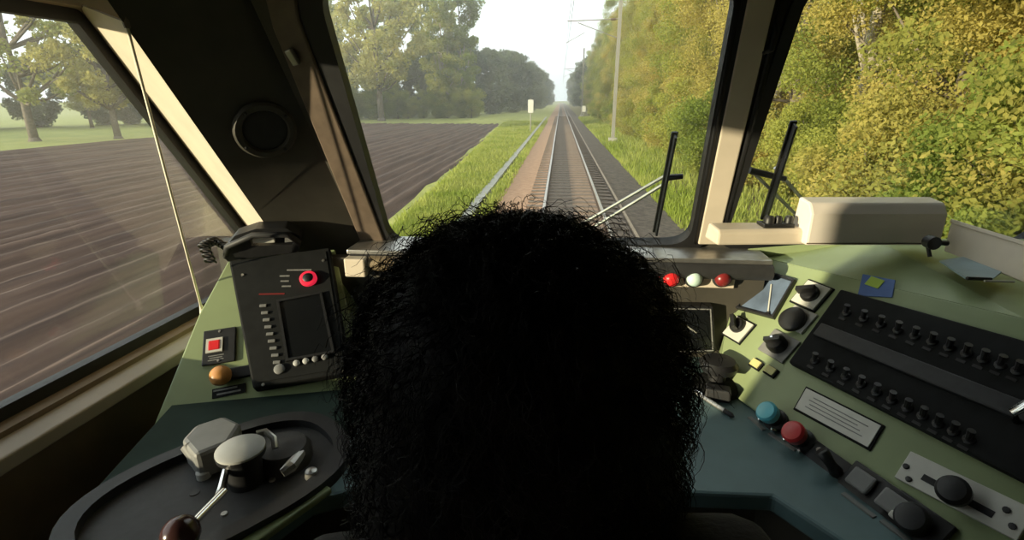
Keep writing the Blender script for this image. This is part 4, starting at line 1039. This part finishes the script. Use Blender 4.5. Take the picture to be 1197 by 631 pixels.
# ---- catenary masts, wires, marker post
def catenary(y, x, label):
    H = 11.0; A = 7.75
    t_ = thing('catenary_mast', (x, y, -.3), label, 'mast')
    MB().wbox(x-.11, x+.11, y-.11, y+.11, -.3, H).build('post', M['mast'], t_)
    MB().wbox(x-.28, x+.28, y-.28, y+.28, -.4, .1).build('footing', M['trough'], t_)
    MB().tube([V(x, y, A), V(TX-.1, y, A-.1)], .035, 8).build('cantilever_arm', M['mast'], t_)
    MB().tube([V(x, y, A-1.2), V(TX+.6, y, A-.2)], .028, 8).build('stay_tube', M['mast'], t_)
    MB().tube([V(TX+1.1, y, A-.8), V(TX-.15, y, 6.3)], .02, 6).build('steady_arm', M['mast'], t_)
    for xx in (x-.35, x-.5): MB().tube([V(xx-.1, y, A-.02), V(xx+.1, y, A-.02)], .07, 8).build('insulator', M['brown'], t_)
catenary(38, 3.75, 'grey catenary mast with a cantilever arm beside the wood')
catenary(96, 3.75, 'distant grey catenary mast farther along the wood')
for nm, zs_, lb in (('contact_wire', (6.25, 6.25, 6.25), 'thin contact wire stretched above the track'), ('messenger_wire', (7.6, 7.0, 7.6), 'thin sagging messenger wire above the contact wire')):
    pts = []
    for a_, b_ in ((-20, 38), (38, 96), (96, 154)):
        for j in range(8):
            t = j/8; pts.append(V(TX, a_+(b_-a_)*t, zs_[0]-(zs_[0]-zs_[1])*4*t*(1-t)))
    tag(MB().tube(pts, .010, 5).build(nm, M['wire']), lb, 'wire')
mk = thing('marker_post', (-2.75, 50, -.3), 'white trackside marker on a slim post beside the grass bank', 'marker')
MB().tube([V(-2.75, 50, -.35), V(-2.75, 50, 2.75)], .05, 8).build('post', M['mast'], mk)
MB().wbox(-3.0, -2.5, 49.9, 49.95, 1.5, 2.65).build('board', M['white'], mk, bevel=.02)
m2_ = thing('marker_post', (4.6, 95, -.3), 'small white marker at the foot of the wood in the distance', 'marker')
MB().tube([V(4.1, 95, -.35), V(4.1, 95, 1.6)], .06, 8).build('post', M['mast'], m2_)
MB().wbox(3.8, 4.4, 94.9, 94.95, .6, 1.6).build('board', M['white'], m2_, bevel=.02)

# ================================================================== HAZE in the distance
hz = MB().wbox(-110, 45, 9, 420, -1.5, 20).build('evening_haze', None)
hmat = bpy.data.materials.new('evening_haze'); hmat.use_nodes = True; t = hmat.node_tree; t.nodes.clear()
out = t.nodes.new('ShaderNodeOutputMaterial'); vsn = t.nodes.new('ShaderNodeVolumeScatter'); vsn.inputs['Color'].default_value = (1, .98, .95, 1)
vsn.inputs['Density'].default_value = .0024; vsn.inputs['Anisotropy'].default_value = .25
t.links.new(vsn.outputs[0], out.inputs['Volume']); hz.data.materials.append(hmat)
tag(hz, 'thin evening haze hanging over the distant track and trees', 'haze', kind='stuff')
